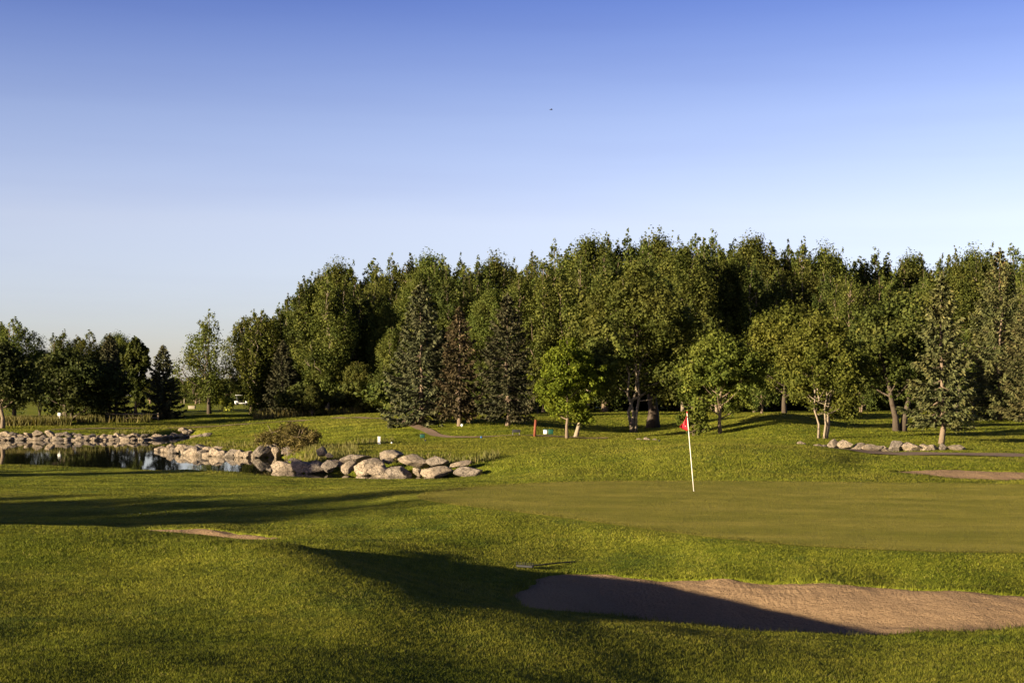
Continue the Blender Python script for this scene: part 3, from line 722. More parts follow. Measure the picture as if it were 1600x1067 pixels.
def plume_poplar(H, R, base, r, mat, barkm, leaf=0.16, n_leaves=20000, plumes=7, trunk_r=0.3):
    """upright poplar: several ascending leaders, each wearing a narrow pointed plume of leaf clumps"""
    mb = MB(); clumps = []
    t = np.linspace(0, 1, 9)[:, None]
    path = np.array([0, 0, 1.0]) * H * 0.95 * t; path[1:-1, :2] += r.normal(0, 0.008 * H, (7, 2)); path[0, 2] = -0.25
    rr = trunk_r * (1 - 0.94 * t[:, 0] ** 0.9); rr[0] *= 1.3
    mb.tube(path, np.maximum(rr, 0.015), 8)
    for k in range(plumes):
        a = k * 2.39996 + r.normal(0, .25)
        q = 0.0 if k == 0 else R * (0.40 + 0.32 * r.random())
        top = H if k == 0 else H * (1.0 - 0.07 * (q / R) - 0.10 * r.random() ** 1.3)
        if k >= plumes - 2: top = H * (0.45 + 0.25 * r.random()); q = R * (0.6 + .2 * r.random())
        z0 = base + (0.10 * H * r.random()); zs = max(z0, top * 0.18)
        n_ = 9; s = np.linspace(0, 1, n_)
        ax = np.stack([math.cos(a) * q * np.clip(s * 2.2, 0, 1) ** .8, math.sin(a) * q * np.clip(s * 2.2, 0, 1) ** .8, zs + (top - zs) * s], -1)
        ax[1:, :2] += r.normal(0, 0.012 * H, (n_ - 1, 2))
        if k: mb.tube(ax, np.linspace(trunk_r * .42, .012, n_), 5, cap=False)
        Rp = R * (0.50 + 0.18 * r.random())
        zz = z0
        while zz < top:
            f = (zz - z0) / (top - z0)
            w = Rp * (0.75 + .25 * math.sin(PI * (0.1 + f))) * (1.0 if f < .6 else max(.20, (1 - ((f - .6) / .4) ** 2.2)))
            cx = np.interp(zz, ax[:, 2], ax[:, 0]); cy = np.interp(zz, ax[:, 2], ax[:, 1])
            for _ in range(3 if w > .5 else 1):
                b_ = r.random() * 6.28; rad = w * (0.35 + 0.4 * r.random()); cr = max(.16, w * (0.30 + 0.2 * r.random()))
                c = [cx + rad * math.cos(b_), cy + rad * math.sin(b_), zz + r.normal(0, .3 * cr)]
                clumps.append([*c, cr, cr, cr * 1.5, 1.0])
                if w > 0.7 and r.random() < .35: mb.tube(np.array([[cx, cy, zz - w * .6], [(cx + c[0]) / 2, (cy + c[1]) / 2, zz - w * .2], c]), [.05, .035, .012], 4, cap=False)
            zz += max(0.35, w * 0.55)
    clumps = np.array(clumps)
    wgt = clumps[:, 3] ** 1.6; clumps[:, 6] = np.maximum(10, wgt / wgt.sum() * n_leaves)
    C, Nn, T = clump_leaves(clumps, r, 0.3)
    V, Q = leaves_mesh(C, Nn, leaf, .75, r)
    return [mb.build('trunk', barkm, smooth=True), mesh_obj('crown', V, Q, mat, attr=np.repeat(T, 4))]

def spruce(H, R, bare, r, mat, barkm, cones=False, dens=1.0, droop=0.25, trunk_r=0.16, top_mat=None, ragged=0.25, nd=0.15):
    mb = MB(); t = np.linspace(0, 1, 10)[:, None]
    path = np.array([0, 0, 1.0]) * H * t; path[1:-1, :2] += r.normal(0, 0.006 * H, (8, 2)); path[0, 2] = -0.25
    rr = trunk_r * (1 - 0.95 * t[:, 0]); rr[0] *= 1.3
    mb.tube(path, np.maximum(rr, 0.012), 8)
    Cs, D, S, T = [], [], [], []
    z = bare
    cone_c = []
    while z < H * 0.985:
        f = (z - bare) / (H - bare)
        Lm = R * (1 - f) ** 0.85 * min(1.0, 0.72 + f * 2.0) + 0.10
        nb = int(round(5 + 4 * (1 - f)))
        ph = r.random() * 6
        for k in range(nb):
            a = ph + k * 2 * PI / nb + r.normal(0, 0.25)
            L = Lm * (1 - ragged * r.random()) * (0.5 if r.random() < 0.08 else 1)
            n_ = 6; s = np.linspace(0, 1, n_)[:, None]
            dirh = np.array([math.cos(a), math.sin(a), 0])
            zz = (0.35 - 0.6 * (1 - f)) * s * L - droop * L * np.sin(s * PI * 0.75) * (1 - f) + 0.12 * L * s ** 3 + 0.5 * f * L * s
            bp = np.array([0, 0, z + r.normal(0, .05)]) + dirh * L * s + np.array([0, 0, 1.0]) * zz
            mb.tube(bp, np.linspace(max(.012, .04 * (1 - f)), .006, n_), 3, cap=False)
            m_ = max(3, int(L / 0.065 * dens))
            for q in range(3):
                u = 0.12 + 0.88 * r.random(m_) ** 0.8
                p = np.stack([np.interp(u, s[:, 0], bp[:, i]) for i in range(3)], -1)
                side = np.cross(dirh, [0, 0, 1.0]) * (1 if q == 0 else -1) if q < 2 else np.zeros(3)
                tl_ = (0.10 + 0.26 * L * (1.05 - u)) * (0.7 + 0.6 * r.random(m_))
                ax = unit(dirh * 0.8 + side * 0.9 + r.normal(0, 0.25, (m_, 3)) + np.array([0, 0, -0.12 if q < 2 else -0.7]))
                w = r.random(m_)[:, None]
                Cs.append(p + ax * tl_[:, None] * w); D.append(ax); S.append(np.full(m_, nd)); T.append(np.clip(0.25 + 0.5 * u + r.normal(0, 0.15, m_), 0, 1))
            if cones and f > 0.70 and L > 0.15:
                for _ in range(5):
                    u = 0.35 + 0.6 * r.random(); p = np.array([np.interp(u, s[:, 0], bp[:, i]) for i in range(3)])
                    cone_c.append(p + [r.normal(0, .05), r.normal(0, .05), -0.07])
        z += (0.30 + 0.10 * (1 - f)) * (H / 10) ** 0.3
    # leader
    m_ = 60; p = np.array([0, 0, 1.0]) * (H * (0.93 + 0.085 * r.random(m_)))[:, None]
    Cs.append(p + r.normal(0, .03, (m_, 3))); D.append(unit(r.normal(0, 1, (m_, 3)) + [0, 0, 1.5])); S.append(np.full(m_, nd * .8)); T.append(r.random(m_))
    C = np.vstack(Cs); Dv = unit(np.vstack(D)); S = np.concatenate(S); T = np.concatenate(T); n = len(C)
    sd = unit(np.cross(Dv, r.standard_normal((n, 3)) * 0.7 + [0, 0, 1.0]))
    S = (S * (0.7 + 0.6 * r.random(n)))[:, None]
    V = np.stack([C - Dv * S, C - sd * S * 0.36, C + Dv * S, C + sd * S * 0.36], 1).reshape(-1, 3)
    parts = [mb.build('trunk', barkm, smooth=True), mesh_obj('crown', V, np.arange(4 * n).reshape(-1, 4), mat, attr=np.repeat(T, 4))]
    if cone_c:
        crown = parts[-1]; cc = np.array(cone_c); n = len(cc); L = 0.08; W = 0.032
        off = np.array([[0, 0, L], [W, 0, 0], [0, W, 0], [-W, 0, 0], [0, -W, 0], [0, 0, -L]])
        Vc = (cc[:, None] + off[None] * (0.9 + 0.6 * r.random(n))[:, None, None]).reshape(-1, 3)
        fq = np.array([[0, 1, 5, 2], [0, 2, 5, 3], [0, 3, 5, 4], [0, 4, 5, 1]])
        Qc = (np.arange(n)[:, None, None] * 6 + fq[None]).reshape(-1, 4)
        me0 = crown.data; bpy.data.objects.remove(crown); bpy.data.meshes.remove(me0)
        nb_ = len(V)
        parts[-1] = mesh_obj('crown', np.vstack([V, Vc]), np.vstack([np.arange(nb_).reshape(-1, 4), Qc + nb_]), [mat, M['cone']],
                             attr=np.r_[np.repeat(T, 4), np.repeat(r.random(n), 6)], mat_idx=np.r_[np.zeros(nb_ // 4, int), np.ones(len(Qc), int)])
    return parts

def plant(name, parts, px, d, label, cat='tree', group=None, rz=0.0, s=1.0, z=None):
    x, y = world_pt(px, d)
    e = empty(name, (x, y, H1(x, y) if z is None else z), rz, s)
    for p_ in parts: p_.parent = e
    return tag(e, label, cat, group)
def dup_at(src, px, d, label, group, rz, s, xy=None):
    c = copy_tree(src)
    x, y = world_pt(px, d) if xy is None else xy
    c.location = (x, y, H1(x, y)); c.rotation_euler = (0, 0, rz); c.scale = s
    c['label'] = label; c['group'] = group
    return c

R_ = lambda k: np.random.default_rng(k)
# hero trees -------------------------------------------------------
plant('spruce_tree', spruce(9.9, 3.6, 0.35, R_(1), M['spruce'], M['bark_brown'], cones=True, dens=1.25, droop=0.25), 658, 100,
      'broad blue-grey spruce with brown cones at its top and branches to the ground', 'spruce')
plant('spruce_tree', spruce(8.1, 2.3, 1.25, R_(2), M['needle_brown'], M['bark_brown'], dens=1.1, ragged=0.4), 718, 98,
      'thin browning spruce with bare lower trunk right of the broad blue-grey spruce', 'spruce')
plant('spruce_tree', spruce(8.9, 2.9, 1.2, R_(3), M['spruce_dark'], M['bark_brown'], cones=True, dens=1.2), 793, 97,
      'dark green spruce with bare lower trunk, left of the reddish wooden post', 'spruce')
plant('young_tree', broadleaf('oval', 6.3, 1.55, 1.0, R_(4), M['lime_leaf'], M['bark_brown'], 0.07, 24000, trunk_r=0.10, nl=30), 886, 86,
      'bright yellow-green young tree in front of the grove beside the leaning trunk', 'tree')
plant('leaning_tree', broadleaf('round', 7.0, 1.7, 2.9, R_(5), M['poplar'], M['bark_pale'], 0.10, 9000, lean=(2.1, 0.5), trunk_r=0.13, nl=20), 898, 88,
      'poplar with a pale trunk leaning right, beside the bright yellow-green tree', 'tree')
plant('poplar_tree', broadleaf('round', 12.8, 4.1, 2.3, R_(6), M['poplar'], M['bark_pale'], 0.10, 50000, stems=3, trunk_r=0.20, nl=48, spread=0.30), 988, 104,
      'broad full poplar with several pale forked trunks standing left of the flag', 'tree')
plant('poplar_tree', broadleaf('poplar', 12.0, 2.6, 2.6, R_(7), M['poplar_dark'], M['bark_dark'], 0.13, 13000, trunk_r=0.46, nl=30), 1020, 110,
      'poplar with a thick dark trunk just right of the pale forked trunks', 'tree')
plant('ash_tree', broadleaf('round', 6.5, 2.3, 0.95, R_(8), M['ash_leaf'], M['bark_brown'], 0.078, 26000, trunk_r=0.12, nl=34), 1126, 88,
      'small spreading green tree with one thin trunk right of the flag', 'tree')
plant('leafy_bush', broadleaf('round', 1.9, 0.85, 0.05, R_(9), M['ash_leaf'], M['bark_brown'], 0.07, 3000, stems=4, trunk_r=0.04, nl=16), 1085, 87,
      'yellow-green bush under the small tree, directly right of the red flag', 'bush')
plant('ash_tree', broadleaf('round', 8.0, 3.0, 1.4, R_(10), M['ash_leaf'], M['bark_dark'], 0.09, 30000, trunk_r=0.18, nl=38), 1226, 102,
      'spreading green tree with short dark trunk on the top of the grassy mound', 'tree')
plant('clump_tree', broadleaf('round', 7.1, 1.95, 1.15, R_(11), M['ash_leaf'], M['bark_pale'], 0.072, 32000, stems=5, trunk_r=0.10, nl=50, spread=0.35), 1284, 78,
      'green tree with a cluster of five pale stems near the row of boulders', 'tree')
plant('elm_tree', broadleaf('round', 8.6, 3.0, 2.0, R_(12), M['elm_leaf'], M['bark_dark'], 0.10, 22000, stems=2, trunk_r=0.34, nl=42, spread=0.5), 1406, 87,
      'dark round-crowned tree with a thick forked trunk left of the ragged spruce', 'tree')
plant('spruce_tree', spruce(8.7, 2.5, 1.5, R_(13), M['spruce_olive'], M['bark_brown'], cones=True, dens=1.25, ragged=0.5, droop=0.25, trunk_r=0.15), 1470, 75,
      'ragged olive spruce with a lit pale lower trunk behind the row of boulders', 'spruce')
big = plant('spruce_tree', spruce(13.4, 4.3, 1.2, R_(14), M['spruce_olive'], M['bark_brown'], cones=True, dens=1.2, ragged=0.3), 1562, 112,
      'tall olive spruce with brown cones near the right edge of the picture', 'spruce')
c = dup_at(big, 1625, 108, 'tall olive spruce cut by the right edge of the picture', 'tall spruces at the right edge', 2.0, (0.95, 0.95, 0.9))
big['group'] = 'tall spruces at the right edge'
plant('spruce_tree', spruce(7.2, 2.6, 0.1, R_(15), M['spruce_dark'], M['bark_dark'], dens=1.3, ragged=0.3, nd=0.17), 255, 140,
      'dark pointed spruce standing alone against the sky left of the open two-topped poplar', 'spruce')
plant('poplar_tree', plume_poplar(11.2, 3.7, 2.4, R_(16), M['poplar'], M['bark_dark'], 0.10, 8000, plumes=5, trunk_r=0.22), 327, 150,
      'open two-topped poplar with sky showing through, beside the lone dark spruce', 'tree')
plant('spruce_tree', spruce(7.6, 2.6, 0.05, R_(17), M['spruce_dark'], M['bark_dark'], dens=1.3, nd=0.17), 442, 143,
      'very dark spruce between the left end of the grove and the pale slender poplar', 'spruce')
plant('poplar_tree', plume_poplar(11.3, 3.1, 1.0, R_(18), M['poplar'], M['bark_pale'], 0.12, 16000, plumes=8, trunk_r=0.2), 408, 151,
      'pale slender poplar leafy to the ground at the left end of the grove', 'tree')
# left group
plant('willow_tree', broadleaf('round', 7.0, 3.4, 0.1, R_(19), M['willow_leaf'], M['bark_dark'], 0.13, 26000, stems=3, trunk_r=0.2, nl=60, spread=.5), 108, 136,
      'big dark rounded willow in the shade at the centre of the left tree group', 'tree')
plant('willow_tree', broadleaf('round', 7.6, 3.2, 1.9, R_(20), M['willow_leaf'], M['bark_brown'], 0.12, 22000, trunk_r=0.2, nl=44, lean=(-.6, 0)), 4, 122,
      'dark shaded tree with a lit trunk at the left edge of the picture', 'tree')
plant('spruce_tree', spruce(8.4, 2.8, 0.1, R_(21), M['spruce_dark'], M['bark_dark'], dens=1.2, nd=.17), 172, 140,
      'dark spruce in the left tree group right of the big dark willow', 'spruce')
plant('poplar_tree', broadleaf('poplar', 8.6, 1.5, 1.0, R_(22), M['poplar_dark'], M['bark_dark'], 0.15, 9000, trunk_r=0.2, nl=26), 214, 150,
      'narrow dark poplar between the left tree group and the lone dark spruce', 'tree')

# grove variants, reused by copies
pop_src = []
for k in range(9):
    mt = M['poplar'] if k % 3 else M['poplar_dark']
    bk = M['bark_pale'] if k % 2 else M['bark_brown']
    if k in (2, 7): tr_parts = broadleaf('poplar', 20.0, 4.6, 2.4, R_(40 + k), mt, bk, 0.125, 36000, stems=2, trunk_r=0.32, nl=60, spread=0.35)
    else: tr_parts = plume_poplar(20.0, 4.0 + 0.5 * (k % 3), 1.6 + 0.7 * (k % 3), R_(40 + k), mt, bk, 0.125, 38000, plumes=7 + k % 3)
    e = plant('poplar_tree', tr_parts, 500, 190, '', 'tree')
    pop_src.append(e)
rnd_src = []
for k in range(3):
    e = plant('broadleaf_tree', broadleaf('round', 11.0, 3.7, 0.8, R_(60 + k), M['elm_leaf'] if k else M['poplar'], M['bark_brown'], 0.14, 16000, stems=1 + k % 2, trunk_r=0.24, nl=40), 500, 190, '', 'tree')
    rnd_src.append(e)
bush_src = plant('added_shade_bush', broadleaf('round', 3.2, 2.2, 0.0, R_(70), M['elm_leaf'], M['bark_dark'], 0.15, 4500, stems=4, trunk_r=0.08, nl=24), 500, 190, '', 'bush')

SKYLINE = np.array([(455,462),(480,430),(500,417),(530,411),(570,398),(600,394),(640,393),(680,399),(712,391),(745,396),(780,404),(818,413),(835,394),(860,380),(900,371),(935,364),(975,360),(1010,368),(1050,369),(1100,365),(1130,361),(1165,374),(1195,367),(1215,386),(1245,370),(1290,379),(1330,394),(1370,388),(1400,395),(1440,399),(1470,406),(1505,392),(1545,386),(1580,378),(1610,395),(1680,385),(1760,390)])
LAND = [(455, 560, 'the left end of the grove'), (560, 640, 'the white tee post'), (640, 700, 'the broad blue-grey spruce'), (700, 760, 'the browning spruce'), (760, 840, 'the dark spruce near the red pole'),
        (840, 920, 'the bright yellow-green tree'), (920, 1000, 'the pale forked trunks'), (1000, 1060, 'the thick dark trunk'), (1060, 1110, 'the red flag'), (1110, 1180, 'the small thin-trunked tree'),
        (1180, 1250, 'the mound-top tree'), (1250, 1330, 'the five-stemmed tree'), (1330, 1430, 'the dark forked tree'), (1430, 1510, 'the ragged olive spruce'), (1510, 1780, 'the tall spruces at the right edge')]
ORD = ['first', 'second', 'third', 'fourth', 'fifth', 'sixth', 'seventh', 'eighth', 'ninth', 'tenth', 'eleventh', 'twelfth', 'thirteenth', 'fourteenth', 'fifteenth', 'sixteenth', 'seventeenth', 'eighteenth', 'nineteenth', 'twentieth']
def ordn(n):
    if n < 20: return ORD[n]
    tens = {2: 'twenty', 3: 'thirty', 4: 'forty', 5: 'fifty'}[(n + 1) // 10]
    return {2: 'twentieth', 3: 'thirtieth', 4: 'fortieth', 5: 'fiftieth'}[(n + 1) // 10] if (n + 1) % 10 == 0 else tens + '-' + ORD[(n + 1) % 10 - 1]
rg = R_(99)
plan = []   # (px, d, topy, width factor, source list, row)
px = 468
while px < 1740:
    top = np.interp(px, SKYLINE[:, 0], SKYLINE[:, 1]) + rg.normal(0, 4)
    plan.append((px, 205 + rg.normal(0, 6), top, 'back', pop_src)); px += 27 + rg.normal(0, 4)
px = 478
while px < 1700:
    top = np.interp(px, SKYLINE[:, 0], SKYLINE[:, 1]) + 26 + abs(rg.normal(0, 16))
    plan.append((px, 180 + rg.normal(0, 5), top, 'middle', pop_src)); px += 36 + rg.normal(0, 5)
for px, top in [(392, 482), (436, 474), (462, 462), (470, 500), (487, 424), (512, 414), (505, 455), (552, 440), (600, 470), (628, 500), (700, 415), (745, 430), (770, 450), (832, 470), (850, 400), (905, 395), (945, 385), (1065, 385), (1085, 460), (1100, 375), (1120, 480), (1150, 395), (1180, 405), (1330, 430), (1350, 480), (1440, 470), (1495, 410)]:
    plan.append((px, 155 + rg.normal(0, 4), top, 'front', pop_src))
for px, top in [(488, 600), (560, 560), (610, 565), (760, 560), (840, 590), (870, 600), (1085, 560), (1190, 540), (1345, 560), (1440, 560), (1520, 560)]:
    plan.append((px, 140 + rg.normal(0, 3), top, 'edge', rnd_src))
rows = {}
for it in plan: rows.setdefault(it[3], []).append(it)
ROWTXT = {'back': 'skyline poplar', 'middle': 'mid-row poplar', 'front': 'front-row poplar', 'edge': 'low leafy tree'}
used = set(); si = 0
for row, its in rows.items():
    its.sort()
    for (a, b_, lm) in LAND:
        sec = [t for t in its if a <= t[0] < b_]
        if its and a == LAND[0][0]: sec = [t for t in its if t[0] < b_]
        for q, (px, d, top, _, src) in enumerate(sec):
            pos = '' if len(sec) == 1 else (['left', 'right'][q] + ' one of two ' if len(sec) == 2 else ordn(q) + ' from the left ')
            pos = '' if len(sec) == 1 else (['left', 'right'][q] + ' ' if len(sec) == 2 else ['left', 'middle', 'right'][q] + ' ' if len(sec) == 3 else ordn(q) + ' ')
            label = pos + ROWTXT[row] + (' at ' if 'end' in lm else ' beyond ' if 'post' in lm else ' behind ') + lm
            s0 = src[si % len(src)]; si += 1
            x, y = world_pt(px, d); gz = H1(x, y)
            Ht = (CZ + (HY - top) * d / F) - gz
            base = 20.0 if src is pop_src else 11.0
            sv = Ht / base; sh = sv * (0.85 + 0.25 * rg.random()) * (1.0 if src is pop_src else 0.95)
            if row == 'front': sh *= 1.1
            if s0.name not in used:
                used.add(s0.name); s0.location = (x, y, gz); s0.rotation_euler = (0, 0, rg.random() * 6.28); s0.scale = (sh, sh, sv)
                s0['label'] = label; s0['group'] = 'trees of the grove'
            else: dup_at(s0, px, d, label, 'trees of the grove', rg.random() * 6.28, (sh, sh, sv))
# bushes added along the foot of the grove to darken its inside
bx = [(t, 146 + rg.normal(0, 6)) for t in np.arange(470, 660, 26)] + [(t, 172 + rg.normal(0, 8)) for t in np.arange(680, 1620, 24)]
for q, (px, d) in enumerate(bx):
    lab = 'bush added to darken the foot of the grove, %s from the left' % ordn(q)
    s = 0.85 + 0.4 * rg.random()
    if q == 0:
        x, y = world_pt(px, d); bush_src.location = (x, y, H1(x, y)); bush_src['label'] = lab; bush_src['group'] = 'bushes added to darken the grove'
    else: dup_at(bush_src, px, d, lab, 'bushes added to darken the grove', rg.random() * 6.28, (s * 1.2, s * 1.2, s))
# left group behind and distant trees
for q, (px, d, top, txt) in enumerate([(-12, 165, 500, 'poplar rising at the left edge of the picture'), (22, 160, 492, 'tall dark poplar, highest of the left tree group'), (62, 168, 545, 'low poplar between the tall dark poplar and the big willow'),
                                 (100, 172, 515, 'sunlit poplar behind the left half of the big dark willow'), (140, 170, 513, 'sunlit poplar behind the right half of the big dark willow'), (183, 176, 520, 'sunlit poplar behind the dark spruce of the left tree group'),
                                 (-60, 150, 500, 'poplar just beyond the left edge of the picture')]):
    x, y = world_pt(px, d); sv = ((CZ + (HY - top) * d / F) - H1(x, y)) / 20.0
    dup_at(pop_src[(q * 3 + 1) % 9], px, d, txt, 'poplars of the left tree group', q * 1.3, (sv * 1.25, sv * 1.25, sv))
fx = [235, 268, 306, 330, 360, 386, 412, -40, -5, 30, 55, 85, 120, 150, 185, 222, 240, 262, 284, 296, 312, 340, 352, 366, 378, 392, 420, 436, 455, 470, 500]
for q, px in enumerate(fx):
    d = (330 if q > 6 else 290) + rg.normal(0, 15); top = (600 if q > 6 else 593) - 9 * rg.random() - (8 if px < 230 else 0)
    x, y = world_pt(px, d); sv = ((CZ + (HY - top) * d / F) - H1(x, y)) / 11.0
    dup_at(rnd_src[q % 3], px, d, 'distant dark tree on the far side of the course, %s from the left' % ordn(q), 'distant trees beyond the left field', q * 1.1, (sv * 1.7, sv * 1.7, sv))

# trees outside the frame on the left, whose long shadows cross the fairway
def shadow_pos(c, s): # c: distance across the light direction, s: along it
    return (s * math.cos(LA) - c * math.sin(LA), s * math.sin(LA) + c * math.cos(LA))
for q, (c_, s_, Ht, wd, src) in enumerate([(31.3, -40, 9.0, 0.85, 0), (34.6, -41, 9.2, 1.0, 1), (38.0, -41, 8.8, 0.7, 0), (41.2, -42, 8.3, 0.5, 2), (59.8, -32, 10.6, 0.5, 0), (65.5, -30, 7.2, 0.6, 1), (88, -30, 9, 0.8, 2),
                                  (108.5, -20, 9.2, 0.5, 0), (140.5, -12, 12, 0.9, 1), (147, -10, 12.5, 1.0, 2), (154, -12, 13, 1.0, 0), (162, -8, 12, 1.0, 1)]):
    xy = shadow_pos(c_, s_); sv = Ht / 11.0
    dup_at(rnd_src[src], 0, 0, 'tree outside the frame on the left, %s from the camera' % ordn(q), 'trees left of the view', q * 1.7, (sv * wd, sv * wd, sv), xy=xy)

# ------------------------------------------------------------------ boulders
def boulder_mesh(k, name='boulder'):
    r = R_(200 + k)
    import bmesh
    bm = bmesh.new(); bmesh.ops.create_icosphere(bm, subdivisions=4, radius=1.0)
    V = np.array([v.co[:] for v in bm.verts])
    for _ in range(13):
        n = unit(r.standard_normal(3)); o = 0.52 + 0.32 * r.random()
        dd = V @ n - o; V = V - np.where(dd > 0, dd * 0.96, 0)[:, None] * n
    V += 0.02 * np.stack([np.sin(V[:, 1] * 5 + k) * np.cos(V[:, 2] * 4), np.sin(V[:, 2] * 6 + k), np.cos(V[:, 0] * 5)], -1)
    V += V * (0.02 * np.sin(V @ r.standard_normal(3) * 14))[:, None]
    for v, c in zip(bm.verts, V): v.co = c
    for f in bm.faces: f.smooth = True
    me = bpy.data.meshes.new(name); bm.to_mesh(me); bm.free(); me.materials.append(M['rock']); return me
BM = [boulder_mesh(k) for k in range(9)]
bcount = [0]
def boulder(px, py_base, wpx, hpx, d, label, group, r, name='boulder', z=None, cat='boulder'):
    """a boulder wpx wide and hpx high in photo pixels at distance d"""
    x, y = world_pt(px, d); w = wpx * d / F; h = hpx * d / F
    o = bpy.data.objects.new(name, BM[bcount[0] % 9]); bcount[0] += 1
    COL.objects.link(o)
    zb = (CZ - (py_base - HY) * d / F) if z is None else z
    o.location = (x, y, zb + h * 0.40); o.scale = (w * 0.60, w * 0.5, h * 0.66)
    o.rotation_euler = (r.normal(0, .12), r.normal(0, .12), r.choice([0, PI]) + r.normal(0, .3))
    return tag(o, label, cat, group)
rb = R_(300)
G1 = 'boulders on the near pond bank'
NEAR = [ # px, base py, w, h, label
 (443, 741, 42, 26, 'large grey flat-topped boulder at the left end of the near row, in the water'),
 (471, 737, 34, 20, 'grey boulder second from the left in the near row at the water'),
 (493, 738, 36, 16, 'low grey sloping boulder third from the left in the near row'),
 (516, 735, 28, 18, 'rounded grey boulder fourth from the left in the near row'),
 (545, 737, 24, 20, 'upright grey-brown boulder fifth from the left in the near row'),
 (577, 741, 38, 27, 'tall grey pyramid-shaped boulder left of the big sunlit double boulder'),
 (598, 747, 50, 22, 'large pale sunlit wedge boulder, left of the touching pair at the water'),
 (624, 747, 38, 24, 'pale sunlit rounded boulder, right of the touching pair at the water'),
 (556, 722, 46, 16, 'brownish boulder in the upper row above the upright fifth boulder'),
 (609, 716, 38, 18, 'dark shaded boulder highest on the bank above the pale pair'),
 (607, 723, 22, 12, 'small orange-brown boulder wedged above the pale pair'),
 (648, 727, 48, 18, 'long pale pinkish boulder lying on top of the bank row'),
 (685, 728, 34, 18, 'grey pointed boulder above the dark grassy-topped boulder'),
 (683, 745, 44, 20, 'dark brown boulder with a flat grassy top at the water'),
 (733, 744, 42, 17, 'pale sunlit oval boulder alone at the right end of the row'),
 (718, 728, 30, 9, 'low tan boulder half hidden in grass above the oval boulder'),
 (493, 725, 14, 8, 'small grey stone above the third boulder of the near row'),
 (478, 728, 18, 8, 'small shaded stone above the second boulder of the near row'),
 (526, 727, 20, 9, 'small shaded stone above the fourth boulder of the near row'),
 (655, 742, 26, 14, 'dark boulder deep in the gap between the pale pair and the dark boulder'),
 (503, 711, 14, 14, 'small upright grey stone on the grassy bank above the near row'),
 (515, 715, 12, 9, 'small round stone beside the upright stone on the grassy bank'),
 (535, 733, 16, 12, 'small dark stone left of the upright grey-brown boulder'),
 (462, 722, 20, 8, 'flat dark stone above the gap of the first two near boulders'),
]
def shore_d(px, d0, d1):
    """distance at which the line of sight of a column leaves the pond between d0 and d1 (walking from d1 towards d0)"""
    d = np.arange(d1, d0, -0.05); x = (px - 800) / F * d
    k = np.nonzero(sdist(x, d, POND) > 0)[0]
    return float(d[k[0]]) if len(k) else None
for q, (px, py, w, h, lab) in enumerate(NEAR):
    db = shore_d(px, 57.5, 70) or 62.0
    d = db - 0.1 if py >= 735 else db + 0.1 + (742 - py) * 0.05
    zt = H1(*world_pt(px, d))
    boulder(px, py, w * (0.92 + .22 * rb.random()), h * (0.85 + .25 * rb.random()), d, lab, G1, rb, z=max(CZ - (py - HY) * d / F, zt - h * d / F * .35))
G2 = 'boulders along the peninsula shore'
PEN = [(252, 706, 16, 9), (262, 708, 17, 9), (273, 710, 16, 11), (283, 706, 18, 12), (290, 713, 16, 13), (303, 714, 24, 15), (318, 711, 16, 8), (327, 715, 18, 9), (338, 712, 18, 12), (350, 716, 20, 12), (364, 715, 20, 13), (377, 717, 16, 13),
       (389, 717, 16, 14), (399, 719, 14, 14), (409, 712, 22, 15), (422, 712, 18, 17), (432, 714, 16, 15), (446, 708, 14, 10), (455, 712, 12, 10), (298, 703, 15, 7), (312, 703, 16, 8), (325, 705, 18, 8), (283, 699, 12, 6), (268, 701, 12, 7),
       (340, 703, 16, 6), (420, 700, 14, 8), (434, 700, 13, 8), (466, 706, 14, 9), (477, 702, 16, 12), (485, 708, 12, 7)]
for q, (px, py, w, h) in enumerate(PEN):
    db = shore_d(px, 74, 92) or 84.0
    if px > 437: db = 81.0
    d = db + 0.1 + max(0, 711 - py) * 0.10
    w, h = w * 1.15, h * 1.15
    tone = 'sunlit tan' if px < 330 or 400 < px < 490 else 'shaded grey'
    boulder(px, py, w, h, d, '%s boulder on the peninsula shore, %s from the left along it' % (tone, ordn(sorted([p_[0] + .001 * i_ for i_, p_ in enumerate(PEN)]).index(px + .001 * q))), G2, rb,
            z=max(CZ - (py - HY) * d / F, H1(*world_pt(px, d)) - h * d / F * .3))
G3 = 'riprap rocks along the far shore'
tiers = [('bottom', 0.0), ('second', 0.45), ('top', 0.95)]
for tn_, off in tiers:
    px = -30.0 + 5 * rb.random(); q = 0
    lim = {'bottom': 318, 'second': 322, 'top': 300}[tn_]
    while px < lim:
        w = 7.5 + 8 * rb.random() ** 1.5; h = w * (0.36 + .26 * rb.random())
        db = shore_d(px + w / 2, 104, 123) or 113.0
        d = db + off + rb.normal(0, .12)
        boulder(px + w / 2, 0, w * 1.25, h * 1.15, d, 'angular rock in the %s layer of the far-shore riprap, %s from the left' % (tn_, ordn(q)), G3, rb, 'riprap_rock', cat='rock',
                z=max(H1(*world_pt(px + w / 2, d)), WZ) - .12 * h * d / F)
        px += w * 0.92; q += 1
G4 = 'boulders lined up along the cart path'
